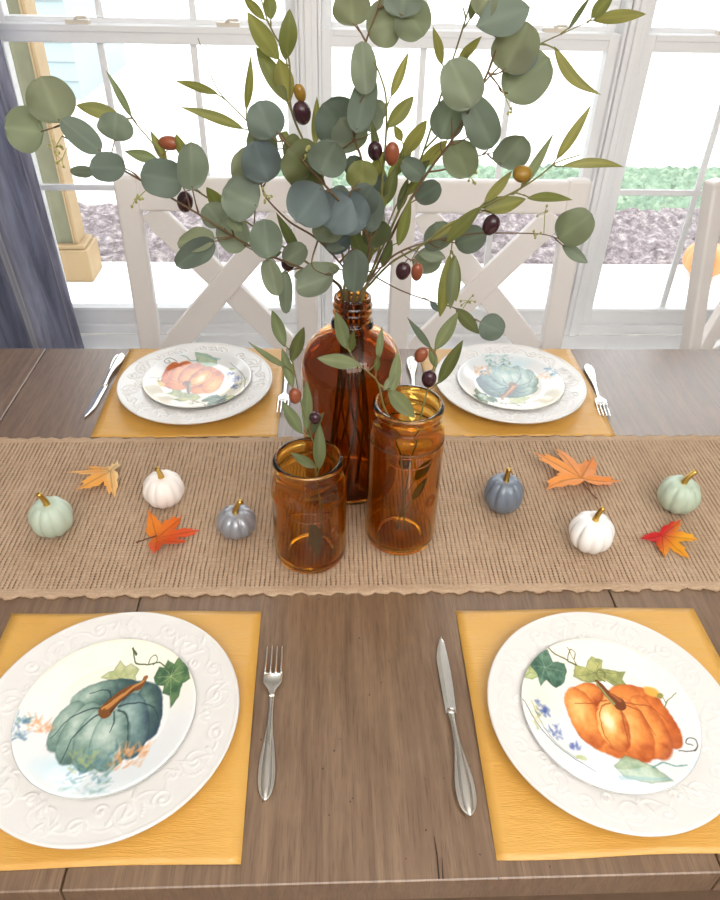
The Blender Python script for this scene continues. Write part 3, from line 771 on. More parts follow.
place(knife, True, g(437, 636), g(470, 817), 'silver table knife lying on bare wood at the front beside the big orange pumpkin setting')
place(knife, False, g(85, 421), g(122, 354), 'silver table knife beside the far orange pumpkin setting near the curtain')
place(knife, False, (.152, 1.08), (.166, 1.312), 'silver table knife behind the tall amber jar, only its handle end showing')

# ------------------------------------------------------------------ maple leaves
def maple(loc, rz, size, cols, lab, seed, curl=1.0, tilt=(0, 0), stem=1):
    r = random.Random(seed); o = empty('maple_leaf', loc, rz); o.rotation_euler.x, o.rotation_euler.y = tilt
    # outline as (angle in deg from the leaf axis, radius): five pointed lobes with side teeth
    half = [(0, 1.05), (4, .88), (8, .90), (10, .72), (15, .74), (18, .52), (23, .46), (28, .62), (31, .60), (36, .80), (39, .78), (43, 1.0), (47, .80), (52, .80), (55, .62), (62, .56), (69, .38), (76, .50), (80, .48), (88, .66), (92, .62), (98, .80), (103, .58), (112, .54), (116, .42), (130, .36), (150, .20), (172, .10)]
    out = [(a, q*r.uniform(.93, 1.07)) for a, q in half] + [(-a, q*r.uniform(.93, 1.07)) for a, q in reversed(half[1:])]
    N = []; 
    for i in range(len(out)):                     # subdivide edges
        a0, r0 = out[i]; a1, r1 = out[(i+1) % len(out)]
        if a1-a0 > 180: a1 -= 360
        if a0-a1 > 180: a1 += 360
        for k in range(3): t = k/3; N.append((a0+(a1-a0)*t, r0+(r1-r0)*t))
    rings = 12; vs = [(0, 0, 0)]; cs = []; fs = []; n = len(N)
    def colour(x, y):
        k = .5+.5*math.sin(x*2.3+seed)*math.cos(y*2.1+seed*2); kk = max(0, min(1, k*.7+.3*r.random()))
        a, c = lin(cols[0]), lin(cols[1]); m = a*(1-kk)+c*kk
        if len(cols) > 2:
            s = max(0, min(1, .5+2.2*(cols[3][0]*x+cols[3][1]*y+(cols[3][2] if len(cols[3]) > 2 else 0))+r.uniform(-.15, .15))); m = m*(1-s)+lin(cols[2])*s
        return tuple(m)
    cs.append(colour(0, 0))
    veins = [0, 42, -42, 96, -96]
    for q in range(1, rings+1):
        for a, rr in N:
            t = q/rings; R_ = rr*t; th = math.radians(a); x = math.sin(th)*R_; y = math.cos(th)*R_
            vd = min(abs(math.sin(math.radians(a-v)))*R_ if math.cos(math.radians(a-v)) > 0 else 9 for v in veins)
            z = .10 + curl*(.10*math.sin(3.1*x+seed)+.13*R_*R_*math.sin(2*th+seed)) + .035*min(1, vd/.10) + .10*curl*(R_**3)*math.cos(th*2.5+seed)
            vs.append((x*size, (y)*size, max(z, .015)*size)); c = colour(x, y); f = .72 if vd < .018 else 1
            cs.append(tuple(v*f for v in c))
    for k in range(n): fs.append((0, 1+(k+1) % n, 1+k))
    for q in range(rings-1):
        for k in range(n): a = 1+q*n+k; b_ = 1+q*n+(k+1) % n; fs.append((a, b_, b_+n, a+n))
    vs[0] = (0, 0, .1*size)
    b = MB(); b.add(vs, fs, cs); bl = b.build('leaf_blade', M['maple'], o, color=True)
    if stem:
        b = MB(); b.tube([(0, .01*size, .095*size), (.02*size, -.2*size, .07*size), (.06*size, -.5*size, .05*size)], [.0009, .0009, .0012], 6); b.build('leaf_stem', plain('leaf_stalk', srgb(110, 60, 34), .6), o)
    tag(o, lab, 'leaf', 'autumn maple leaves on the runner')
Pz = lambda x, y: (*at_z(x, y, RZ+.002)[:2], RZ+.0012)
maple(Pz(112, 478), math.radians(100), .062, [(226,150,60), (240,178,96), (240,214,160), (.2, -.9)], 'curled pale orange maple leaf between the sage and matte white pumpkins', 2, 1.5, (.0, .0), 0)
maple(Pz(157, 538), math.radians(-75), .060, [(232,104,30), (226,140,50), (222,84,30), (.6, .5)], 'orange red maple leaf with a dark stalk in front of the matte white pumpkin', 5, 1.1)
maple(Pz(580, 484), math.radians(12), .088, [(230,132,54), (242,164,92)], 'large pale orange maple leaf behind the glossy white pumpkin', 9, 1.0)
maple(Pz(662, 536), math.radians(205), .052, [(240,176,40), (228,146,36), (204,40,40), (.34, -.94, .22)], 'red and yellow maple leaf in front of the sage pumpkin', 4, .8, (0, 0), 0)

# ------------------------------------------------------------------ bottle and jars
def smooth_prof(p, n=5):
    out = []
    for i in range(len(p)-1):
        p0, p1, p2, p3 = p[max(i-1, 0)], p[i], p[i+1], p[min(i+2, len(p)-1)]
        for k in range(n):
            t = k/n
            out.append(tuple(.5*((2*p1[c])+(-p0[c]+p2[c])*t+(2*p0[c]-5*p1[c]+4*p2[c]-p3[c])*t*t+(-p0[c]+3*p1[c]-3*p2[c]+p3[c])*t**3) for c in (0, 1)))
    out.append(p[-1]); return out
BC = (.0285, .912); JT = (.0995, .781); JS = (-.0322, .747)
GZ = TZ+.0048
def bottle():
    r = empty('glass_bottle', (*BC, GZ)); tag(r, 'large round shouldered dark amber glass bottle holding the tall branches', 'bottle')
    out = [(.0, .003), (.045, .003), (.058, .0), (.066, .002), (.0715, .009), (.0732, .02), (.0738, .06), (.0742, .12), (.0740, .170), (.0738, .200), (.0732, .218), (.069, .236), (.060, .253), (.048, .265), (.036, .2725), (.0295, .276), (.0268, .278)]
    neck = [(.0264, .280), (.0295, .2815), (.0302, .284), (.0290, .289), (.0262, .292), (.0255, .298), (.0272, .301), (.0272, .3045), (.0255, .307), (.0272, .311), (.0272, .314), (.0255, .317), (.0262, .322), (.0255, .3255)]
    inn = [(.0215, .3255), (.0205, .315), (.0205, .280), (.024, .272), (.034, .266), (.046, .259), (.058, .247), (.066, .231), (.0698, .216), (.0706, .19), (.0706, .14), (.0706, .03), (.068, .012), (.060, .0075), (.03, .012), (0, .013)]
    b = MB(); b.lathe(smooth_prof(out)+smooth_prof(neck, 3)+smooth_prof(inn, 4), 96); b.build('bottle_body', M['amber_dark'], r)
bottle()
def jar(name, C, H, R_, rm, lab):
    r = empty(name, (*C, GZ)); tag(r, lab, 'jar', 'amber glass jars in front of the bottle')
    h = H
    out = [(0, .0045), (.5*R_, .0045), (.66*R_, .001), (.80*R_, 0), (.92*R_, .003), (.985*R_, .011), (R_, .022), (R_, h*.35), (R_, h-.060), (.99*R_, h-.048), (.95*R_, h-.036), (rm+.0012, h-.026), (rm-.0012, h-.021), (rm-.0010, h-.012), (rm+.0012, h-.009), (rm+.0014, h-.003), (rm-.0008, h)]
    inn = [(rm-.0042, h), (rm-.005, h-.004), (rm-.0052, h-.020), (rm-.0048, h-.028), (.90*R_, h-.041), (.935*R_, h-.055), (.94*R_, h-.08), (.94*R_, .03), (.92*R_, .016), (.80*R_, .0080), (.55*R_, .0070), (.40*R_, .0072), (0, .0072)]
    b = MB(); b.lathe(smooth_prof(out, 4)+smooth_prof(inn, 4), 96); jb = b.build('jar_body', M['amber'], r)
    # embossed medallion ring and the raised oval panel on the front
    def ring(name, specs):
        b = MB()
        for a0, z0, ra, rz_, thick in specs:
            pts = []
            for i in range(41):
                t = 2*PI*i/40; a = a0 + ra*math.cos(t)/R_; pts.append(((R_+.0002)*math.cos(a), (R_+.0002)*math.sin(a), z0+rz_*math.sin(t)))
            b.tube(pts, thick, 6, cap=False)
        b.build(name, M['amber'], jb)
    ring('embossed_medallion', [(-PI/2+.75, h*.42, .0085, .0095, .0009), (-PI/2+.75, h*.42, .0055, .0062, .0007)])
    ring('embossed_panel', [(-PI/2+.05, h-.062, .030, .009, .0009)])
jar('glass_jar', JT, .2365, .0515, .0455, 'tall straight amber glass jar with an olive sprig, standing by the slate blue pumpkin')
jar('glass_jar', JS, .1735, .0515, .0450, 'short amber glass jar with an olive sprig, standing by the silver grey pumpkin')

# ------------------------------------------------------------------ branches
def leaf_geo(b, base, tip, w, kind, roll, cup, bend, col, r, curve=0):
    base, tip = Vector(base), Vector(tip); ax = tip-base; L = ax.length
    if L < 1e-4: return
    ax /= L; view = (Vector(CAM)-(base+tip)/2).normalized()
    side = ax.cross(view); side = side.normalized() if side.length > 1e-3 else ax.orthogonal().normalized()
    nrm = side.cross(ax)
    R_ = Matrix.Rotation(roll, 3, ax); side = R_ @ side; nrm = R_ @ nrm
    w = 1.06*w/max(.6, math.cos(roll)); n, m = (20, 10) if kind in 'er' else (16, 6); vs = []; cs = []; fs = []
    rib = Vector(col)
    for i in range(n+1):
        t = i/n
        if kind == 'e': p = (max(0, 1-(2*t-1)**2))**.5 * (1.0 + .10*math.sin(PI*t)*(.5-t)*2)
        elif kind == 'r': p = (max(0, 1-abs(2*t-1)**2.6))**.5*(1-.1*(t-.5))
        elif kind == 'o': p = math.sin(PI*min(1, t**.92))**.85
        else: p = math.sin(PI*t**.8)**1.0
        p = max(p, .03 if i not in (0, n) else .0)
        for j in range(m+1):
            s = -1+2*j/m
            off = nrm*(cup*w*.5*(s*s-.35)*p + bend*L*(math.sin(PI*t)-.3*t) + .012*w*math.sin(9*t+5*s+roll*7) - .018*w*math.exp(-(s/.14)**2)*p + .03*w*math.sin(6*t+roll*11)*s*p + .02*w*math.sin(11*t+roll*5)*s*s)
            pt = base + ax*(L*t) + side*(s*w/2*p + curve*L*math.sin(PI*t)) + off
            vs.append(pt); e = 1.0 + (.16 if abs(s) < .05 else 0) - .08*abs(s) + .08*math.sin(4*t+3*s+roll*9)
            cs.append((col[0]*e, col[1]*e, col[2]*e))
    for i in range(n):
        for j in range(m): k = i*(m+1)+j; fs.append((k, k+1, k+m+2, k+m+1))
    b.add(vs, fs, cs)
def olive_geo(p, w, h, ax=(0, 0, 1)):
    b = MB(); prof = []
    for i in range(15):
        t = i/14; a = -PI/2+PI*t; prof.append((w/2*math.cos(a)*(1+.06*math.sin(a)), h/2*math.sin(a) - (.03*h if i == 0 else 0)))
    b.lathe(prof, 20)
    q = Vector((0, 0, 1)).rotation_difference(Vector(ax).normalized()); b.v = [tuple(q @ Vector(v) + Vector(p)) for v in b.v]; return b
EC = [srgb(120, 131, 117), srgb(110, 122, 110), srgb(136, 146, 127), srgb(102, 114, 106)]
EB = [srgb(104, 117, 119), srgb(96, 109, 112)]
EL = [srgb(128, 134, 108), srgb(122, 131, 106)]
OC = [srgb(128, 128, 74), srgb(142, 138, 84), srgb(116, 120, 70)]
OD = [srgb(98, 104, 66), srgb(90, 98, 68)]
OG = [srgb(132, 140, 108), srgb(122, 132, 100)]
PAL = {'c': EC, 'b': EB, 'l': EL, 'y': OC, 'd': OD, 'g': OG}
ax_px = lambda p: float(-(RM.T@(np.array(p)-CAM))[2])/F        # metres per pixel at a point
from mathutils.bvhtree import BVHTree
OB = []                                        # what already stands there, so that leaves are laid clear of it
def tree_of(*bs):
    vs, fs = [], []
    for b in bs: k = len(vs); vs += b.v; fs += [tuple(k+i for i in f) for f in b.f]
    return BVHTree.FromPolygons(vs, fs)
def hits(*bs):
    t = tree_of(*bs); return sum(len(o.overlap(t)) for o in OB)
def clear_of(make, tries):
    best = None
    for k in tries:
        g = make(k); h = hits(*[b for b in g if b.f])
        if best is None or h < best[0]: best = (h, g)
        if h == 0: break
    return best[1]
def world_tree(root):
    vs, fs = [], []; bpy.context.view_layer.update()
    for o in [root]+list(root.children_recursive):
        if o.type == 'MESH':
            k = len(vs); vs += [o.matrix_world @ v.co for v in o.data.vertices]; fs += [tuple(k+i for i in p.vertices) for p in o.data.polygons]
    return BVHTree.FromPolygons(vs, fs)
def branch(name, label, cat, group, root, inside, stems, leaves, olives=(), seeds=(), r0=.0026, green=False, seed=1, inlook=False):
    r = random.Random(seed); o = empty(name, root); tag(o, label, cat, group); off = tuple(o.location)
    sb = MB(); look = []; shifts = [0, .006, -.006, .012, -.012, .018, -.018, .025, -.025, .032, -.032, .04, -.04]
    for k, st in enumerate(stems):
        def mk(dy):
            b = MB(); P = [at_y(p[0], p[1], p[2]+(dy*min(1, .5+i*.5) if k == 0 else base_dy*1.0 if i == 0 else base_dy+dy)) for i, p in enumerate(st)]
            if k == 0: P = [np.array(q) for q in inside] + P
            C3 = catmull(P, 7); n = len(C3); ra = r0 if k == 0 else r0*.55
            b.tube(C3, [ra*(1-.68*i/(n-1)) for i in range(n)], 8); b.C3 = C3; b.dy = dy; return (b,)
        b = clear_of(mk, shifts)[0]
        if k == 0: base_dy = b.dy
        sb.add(b.v, b.f); n = len(b.C3); st0 = len(inside)*7 if k == 0 and not inlook else 0
        for q in b.C3[min(st0, n-2):]: look.append(q)
    def pxy(q):
        c = RM.T@(q-CAM); return np.array([CX+F*c[0]/-c[2], CY-F*c[1]/-c[2]])
    L2 = np.array([pxy(q) for q in look]); look = np.array(look)
    def near(x, y): return int(np.argmin(np.hypot(L2[:, 0]-x, L2[:, 1]-y)))
    fb = MB()
    for lf in leaves:
        kind, bx, by, tx, ty, w, pal, dY = lf[:8]; ex = lf[8] if len(lf) > 8 else {}
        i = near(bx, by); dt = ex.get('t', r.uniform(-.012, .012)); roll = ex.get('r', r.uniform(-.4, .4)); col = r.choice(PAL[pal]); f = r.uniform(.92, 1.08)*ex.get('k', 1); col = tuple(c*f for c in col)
        cup = ex.get('cup', r.uniform(-.12, .22)); bend = ex.get('bend', r.uniform(-.05, .08)); mz = .002*r.uniform(-1, 1)
        def mk(d):
            fbl, pb = MB(), MB(); Yb = look[i][1]+dY+d; base = at_y(bx, by, Yb); tip = at_y(tx, ty, Yb+dt)
            leaf_geo(fbl, base, tip, w*ax_px(base), kind, roll, cup, bend, col, r, ex.get('c', 0))
            q = look[max(0, i-2)]; mid = (q+base)/2; mid[2] += mz
            pb.tube(catmull([q, mid, base+(tip-base)*.08], 4), [.0011]*4+[.0008]*5, 5); return (fbl, pb)
        fbl, pb = clear_of(mk, shifts)
        fb.add(fbl.v, fbl.f, fbl.c); sb.add(pb.v, pb.f)
    done = [sb, fb]
    for ov in olives:
        x, y, w, h, mt, dY = ov[:6]; a = math.radians(ov[6] if len(ov) > 6 else 0); i = near(x, y)
        def mk(d):
            p = at_y(x, y, look[i][1]+dY+d); s = ax_px(p); ol = olive_geo(p, w*s, h*s*1.08, (math.sin(a), -.25, math.cos(a)))
            q = look[max(0, i-1)]; top = p + np.array([math.sin(a), 0, math.cos(a)])*h*s*.5
            ol.tube(catmull([q, (q+top)/2+np.array([0, 0, .003]), top], 3), .0007, 5); return (ol,)
        ol = clear_of(mk, shifts)[0]; ol.build('olive', M['olive_'+mt], o, off=off); done.append(ol)
    for x, y, n, sp in seeds:
        i = near(x, y); q = look[i]; rs = r.random()
        def mk(d):
            rr = random.Random(rs); b = MB(); p0 = at_y(x, y, q[1]-.006+d); s = ax_px(p0)
            b.tube(catmull([q, (q+p0)/2, p0], 3), .0006, 5)
            for k in range(n):
                e = p0 + np.array([rr.uniform(-1, 1)*sp*s, rr.uniform(-.4, .4)*sp*s, rr.uniform(-1, 1)*sp*s]); b.tube([p0, (p0+e)/2+np.array([0, 0, .001]), e], .0005, 4)
                c = MB(); c.lathe([(a_*.0017, z*.0019) for a_, z in ((0, -1), (.7, -.7), (1, 0), (.7, .7), (0, 1.3))], 6, c=e); b.add(c.v, c.f)
            return (b,)
        b = clear_of(mk, shifts)[0]; b.build('seed_sprig', M['seed'], o, off=off); done.append(b)
    sb.build('branch_stem', M['stemgreen' if green else 'stem'], o, off=off)
    fb.build('foliage', M['oliveleaf' if green else 'euc'], o, off=off, color=True)
    OB.append(tree_of(*[b for b in done if b.f]))
    return o
for ob in list(COL.objects):
    if ob.name.startswith(('glass_bottle', 'glass_jar')): OB.append(world_tree(ob))
MZ = GZ+.3255
def inside_bottle(a, r=.0145, deep=.040):
    out = []                                   # every stem twists the same way down to the floor of the bottle
    for z, rr, tw in ((TZ+.030, deep, -1.5), (TZ+.13, .026, -.9), (MZ-.10, .0155, -.45), (MZ-.045, r, -.2), (MZ+.004, r+.001, 0)):
        out.append((BC[0]+rr*math.cos(a+tw), BC[1]+rr*math.sin(a+tw), z))
    return out
ROOT = (BC[0], BC[1], MZ)
EG, OGp = 'eucalyptus branches in the bottle', 'olive branches in the bottle'
I = inside_bottle
# E1: low eucalyptus branch sweeping out towards the curtain
branch('eucalyptus_branch', 'long grey green eucalyptus branch reaching lowest toward the curtain', 'branch', EG, ROOT, I(-PI/2+9*2*PI/11),
  [[(332,280,.905),(296,266,.885),(250,246,.865),(190,209,.85),(125,171,.85),(100,155,.86),(62,136,.87)], [(100,155,.86),(72,130,.87),(60,124,.87)], [(250,246,.865),(262,250,.855),(276,262,.85)]],
  [('e',44,132,4,127,41,'l',0),('e',60,123,41,76,44,'l',-.008),('e',101,152,61,119,24,'c',-.004,{'r':.3}),('e',115,141,116,112,32,'c',.012),('e',126,168,89,167,27,'c',-.012),('e',94,171,70,172,11,'c',.01),
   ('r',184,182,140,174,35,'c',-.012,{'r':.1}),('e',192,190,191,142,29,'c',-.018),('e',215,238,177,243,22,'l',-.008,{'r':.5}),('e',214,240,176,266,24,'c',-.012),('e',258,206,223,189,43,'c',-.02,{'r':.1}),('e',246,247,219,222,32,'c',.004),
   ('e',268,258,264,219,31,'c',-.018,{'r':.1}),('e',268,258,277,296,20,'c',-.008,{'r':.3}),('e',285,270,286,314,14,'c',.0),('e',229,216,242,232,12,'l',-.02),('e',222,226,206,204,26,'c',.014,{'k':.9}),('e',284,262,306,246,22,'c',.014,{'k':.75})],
  seeds=[(56,147,6,8),(62,160,4,6),(136,200,6,7)], seed=3)
# E2: big drooping blue leaves over the mouth of the bottle
branch('eucalyptus_branch', 'blue green eucalyptus branch with big round leaves drooping over the bottle neck', 'branch', EG, ROOT, I(-PI/2+10*2*PI/11),
  [[(346,272,.89),(318,240,.865),(290,222,.85),(268,200,.845),(262,188,.85),(258,168,.86)], [(318,240,.865),(312,266,.855),(330,276,.85)], [(340,262,.88),(352,250,.87),(358,256,.86)]],
  [('e',268,182,254,141,38,'b',-.012,{'r':.05}),('e',262,184,242,148,44,'l',.015,{'r':.1}),('e',340,268,294,276,15,'l',-.006,{'r':.6}),('e',334,274,296,288,30,'c',.0,{'r':.5,'cup':.3}),
   ('e',356,249,354,293,25,'c',-.012,{'k':.7}),('e',322,242,350,240,20,'c',.006,{'k':.7}),('e',350,236,326,250,20,'b',.0,{'k':.8})],
  seeds=[(266,196,7,7)], r0=.0022, seed=8)
# E3: blue leaf cluster climbing in the middle
branch('eucalyptus_branch', 'eucalyptus branch with overlapping dark blue green leaves at the centre of the bouquet', 'branch', EG, ROOT, I(-PI/2+0*2*PI/11),
  [[(366,262,.87),(368,238,.85),(345,208,.825),(322,182,.815),(300,158,.82),(284,140,.83),(266,118,.85)], [(345,208,.825),(352,190,.82),(360,180,.82)]],
  [('e',322,186,296,222,46,'b',-.012,{'r':.05}),('e',352,200,322,224,46,'b',-.004,{'r':.2}),('e',366,226,334,200,38,'b',-.02,{'r':.25}),('r',312,172,287,150,42,'d',.01,{'r':.1}),('e',320,174,336,142,37,'c',-.014,{'r':.1}),
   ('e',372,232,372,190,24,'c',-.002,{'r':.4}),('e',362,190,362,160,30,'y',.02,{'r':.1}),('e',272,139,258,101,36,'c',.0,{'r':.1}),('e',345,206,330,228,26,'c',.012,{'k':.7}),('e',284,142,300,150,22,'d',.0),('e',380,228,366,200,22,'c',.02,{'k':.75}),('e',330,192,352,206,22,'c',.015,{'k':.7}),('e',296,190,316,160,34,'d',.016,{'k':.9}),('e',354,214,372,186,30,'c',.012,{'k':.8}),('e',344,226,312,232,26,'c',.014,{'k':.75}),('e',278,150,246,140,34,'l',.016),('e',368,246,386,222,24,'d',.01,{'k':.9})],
  seeds=[(312,150,9,8)], seed=5)
# E4: upright eucalyptus between the two window halves
branch('eucalyptus_branch', 'upright eucalyptus branch with folded leaves rising through the middle of the frame', 'branch', EG, ROOT, I(-PI/2+6*2*PI/11),
  [[(358,270,.93),(360,215,.935),(362,165,.935),(355,140,.93),(354,122,.925),(360,80,.92),(366,42,.915),(378,8,.91),(384,-24,.91)], [(366,42,.915),(354,20,.92)], [(378,8,.91),(398,2,.905),(412,-6,.9)], [(355,140,.93),(340,150,.94)]],
  [('e',366,95,362,41,25,'c',-.01,{'r':.2}),('e',356,133,370,74,26,'c',-.016,{'r':.2}),('e',353,26,350,-12,36,'l',.0,{'r':.1}),('e',401,20,366,28,41,'l',.004,{'r':.1}),('e',402,6,424,36,38,'l',-.004,{'r':.1}),('e',402,18,404,-16,36,'c',-.012),
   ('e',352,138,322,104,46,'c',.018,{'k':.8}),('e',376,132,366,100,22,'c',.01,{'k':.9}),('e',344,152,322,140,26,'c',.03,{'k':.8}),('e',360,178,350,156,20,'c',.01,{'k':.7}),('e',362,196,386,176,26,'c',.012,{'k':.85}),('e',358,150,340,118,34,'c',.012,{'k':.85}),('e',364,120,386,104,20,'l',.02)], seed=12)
# E5: eucalyptus on the upper side by the central mullion
branch('eucalyptus_branch', 'pale eucalyptus branch fanning up beside the second mullion with a pointed top leaf', 'branch', EG, ROOT, I(-PI/2+3*2*PI/11),
  [[(376,268,.93),(402,215,.92),(428,172,.905),(452,140,.89),(474,100,.875),(488,72,.87),(500,40,.87),(515,8,.87),(520,-20,.87)], [(474,100,.875),(482,88,.87),(492,58,.87)], [(428,172,.905),(450,168,.90),(478,156,.895),(508,150,.89)], [(452,140,.89),(452,118,.885)], [(488,72,.87),(502,90,.87)]],
  [('e',472,108,450,60,40,'c',-.012,{'r':.1}),('e',440,139,456,98,32,'c',.006),('e',492,148,468,96,32,'c',-.008,{'r':.15}),('e',454,140,468,178,34,'l',.004,{'r':.2}),('r',500,166,524,136,30,'c',-.004,{'r':.45,'cup':.35}),('o',530,8,476,26,36,'c',-.006,{'r':.35}),
   ('r',504,72,528,22,42,'l',-.0,{'r':.1}),('e',504,96,550,58,44,'l',.006,{'r':.1}),('e',476,14,494,-10,26,'l',.0),('e',506,70,538,52,22,'b',.003),('e',467,138,486,120,18,'c',.004),('e',416,200,440,184,22,'c',.012,{'k':.85}),('e',424,178,402,160,20,'c',.014,{'k':.85})],
  seeds=[(470,177,5,6),(512,112,3,4)], seed=21)
# E6: low eucalyptus reaching over the far right plate
branch('eucalyptus_branch', 'thin eucalyptus branch reaching low over the far blue grey pumpkin plate', 'branch', EG, ROOT, I(-PI/2+1*2*PI/11),
  [[(374,276,.915),(396,254,.905),(428,242,.90),(470,234,.89),(500,233,.885),(540,234,.88),(557,238,.88)], [(374,276,.915),(400,290,.90),(430,301,.89),(458,309,.885),(478,322,.88)], [(396,254,.905),(420,244,.91),(450,238,.90)]],
  [('e',558,239,592,214,34,'l',-.002,{'r':.1}),('o',562,245,588,263,12,'c',.0),('e',440,250,436,222,30,'c',.012,{'k':.85}),('e',455,244,486,234,26,'c',.014,{'k':.85}),('e',412,262,442,262,22,'c',.014,{'k':.8}),('e',480,322,504,333,26,'c',-.004,{'r':.1}),('o',456,308,479,334,13,'d',-.002),('o',430,301,440,312,6,'b',0),('o',418,252,446,258,14,'c',.004)],
  seeds=[(468,301,6,8),(545,212,4,8),(536,236,4,5)], r0=.002, seed=31)
# O1: tall olive branch, upper left of centre
branch('olive_branch', 'tall olive branch with a dark and a green olive before the first mullion', 'branch', OGp, ROOT, I(-PI/2+7*2*PI/11),
  [[(346,272,.945),(334,222,.955),(318,175,.955),(304,142,.95),(291,108,.945),(289,60,.945),(275,36,.945),(266,16,.945),(258,-14,.945)], [(318,175,.955),(316,150,.95)], [(334,222,.955),(296,176,.96),(262,138,.96),(244,118,.96),(220,93,.96),(209,70,.96),(198,38,.96)]],
  [('o',279,60,247,12,18,'y',-.004),('o',285,60,290,9,17,'y',.002),('o',287,102,256,46,16,'y',-.002),('o',288,102,279,58,19,'y',.004),('o',271,20,268,-10,13,'y',0),('o',265,20,243,-4,9,'y',0),('w',315,146,317,96,9,'y',0),
   ('w',218,94,175,81,8,'y',0,{'c':.03}),('w',244,129,180,107,10,'y',0,{'c':.03}),('w',246,110,251,55,8,'y',0),('o',282,142,287,131,10,'y',0)],
  olives=[(300,93,12,17,'green',-.006,-15),(302,113,18,22,'dark',-.008,-10)], r0=.0024, green=True, seed=41)
# O2: olive branch low to the left
branch('olive_branch', 'olive branch behind the lowest eucalyptus, with a russet olive near the curtain end', 'branch', OGp, ROOT, I(-PI/2+8*2*PI/11),
  [[(336,282,.935),(300,258,.93),(262,232,.925),(225,208,.92),(196,190,.92),(172,168,.92),(150,140,.92),(132,118,.925),(118,90,.93)], [(172,168,.92),(160,157,.925)], [(225,208,.92),(205,196,.92),(192,184,.92)]],
  [('o',120,116,76,105,14,'y',0),('w',132,118,106,70,7,'g',0),('w',167,164,150,130,9,'y',0),('w',158,160,124,151,11,'g',0),('o',186,158,176,134,10,'y',-.004),('o',232,222,206,187,15,'y',-.004),('o',228,222,205,215,8,'d',-.004),('o',282,252,258,256,9,'d',0),('w',300,256,276,212,10,'d',0)],
  olives=[(169,143,14,21,'red',-.004,90),(185,202,16,21,'dark',-.03,10),(288,264,14,14,'dark',.0)], r0=.002, green=True, seed=43)
# O3: dense upright olive stems in the centre
branch('olive_branch', 'dense upright olive branch with a dark and a russet olive at the centre', 'branch', OGp, ROOT, I(-PI/2+5*2*PI/11),
  [[(366,272,.93),(374,235,.915),(380,205,.905),(383,170,.90),(386,135,.90),(386,98,.90),(380,75,.90),(374,62,.90)], [(383,170,.90),(376,150,.905),(376,128,.905)], [(374,235,.915),(362,190,.92),(354,160,.92)], [(366,272,.93),(376,215,.945),(398,165,.945),(412,140,.945)]],
  [('w',391,97,409,51,9,'y',0),('o',387,128,414,96,14,'y',-.004),('o',402,157,427,120,14,'y',0),('w',402,141,394,125,8,'y',0),('o',385,200,376,160,14,'y',-.006),('o',376,250,362,208,14,'y',-.004),('o',386,205,396,166,12,'d',0),('w',380,215,386,180,9,'y',-.006),
   ('w',378,160,372,120,8,'d',0),('o',372,256,384,212,13,'y',-.006),('o',366,262,352,226,15,'d',-.004),('w',398,246,411,196,11,'y',0),('o',396,176,412,136,11,'d',.004),('o',366,200,350,168,14,'d',0),('o',370,180,386,150,12,'y',.004),('o',382,268,392,240,9,'d',0),('o',388,182,402,158,10,'y',-.004),('o',368,222,356,196,12,'y',0)],
  olives=[(375,151,15,18,'dark',-.008),(392,154,15,23,'red',-.008)], r0=.0026, green=True, seed=47)
# O4: olive branch out to the right
branch('olive_branch', 'olive branch leaning toward the second mullion with three hanging olives', 'branch', OGp, ROOT, I(-PI/2+2*2*PI/11),
  [[(372,282,.925),(392,262,.905),(420,246,.885),(452,224,.87),(484,206,.86),(514,192,.855),(538,177,.855),(556,163,.855),(580,155,.855)], [(452,224,.87),(452,244,.865),(450,256,.86)], [(514,192,.855),(526,196,.855)], [(420,246,.885),(410,262,.88)]],
  [('w',484,203,513,170,10,'y',0),('o',483,211,526,199,15,'y',-.004),('w',520,190,554,133,9,'g',0),('w',556,160,592,104,10,'y',0),('w',527,198,573,200,9,'y',0,{'c':-.04}),('w',562,166,625,167,9,'y',0,{'c':-.05}),('o',446,243,482,206,13,'y',-.003),('o',450,254,440,318,14,'y',-.006),('o',456,256,450,310,12,'g',-.010),('o',454,254,456,302,12,'y',-.002),('w',430,240,466,216,8,'y',0),('w',480,208,505,196,8,'d',0)],
  olives=[(522,174,19,15,'green',-.004,0),(491,225,17,21,'dark',-.010,15),(403,271,15,18,'dark',-.008,8),(417,272,12,19,'red',-.008,0)], r0=.0022, green=True, seed=53)
# O5: olive branch to the top right
branch('olive_branch', 'olive branch arching highest toward the second mullion behind the pale eucalyptus', 'branch', OGp, ROOT, I(-PI/2+4*2*PI/11),
  [[(372,270,.94),(404,200,.945),(424,150,.945),(442,92,.94),(454,56,.935),(466,18,.93),(474,-10,.93)], [(424,150,.945),(460,112,.935),(500,66,.92),(540,44,.91),(568,31,.905),(592,20,.90)], [(372,270,.94),(396,206,.95),(420,172,.95),(446,142,.95)], [(466,18,.93),(462,4,.93)]],
  [('w',442,65,433,26,9,'y',0),('w',458,61,482,36,9,'y',0),('o',462,60,470,50,6,'y',0),('o',592,20,646,14,12,'y',0),('o',591,18,614,-7,13,'y',0),('w',554,46,601,95,11,'y',0,{'c':.10}),('w',568,30,592,-6,5,'d',0),('o',418,168,448,140,13,'y',0),('o',412,178,430,160,9,'d',0),('o',404,196,424,176,9,'y',0),('o',470,20,478,-6,8,'d',0),('o',398,212,408,178,9,'d',0)], r0=.0023, green=True, seed=59)
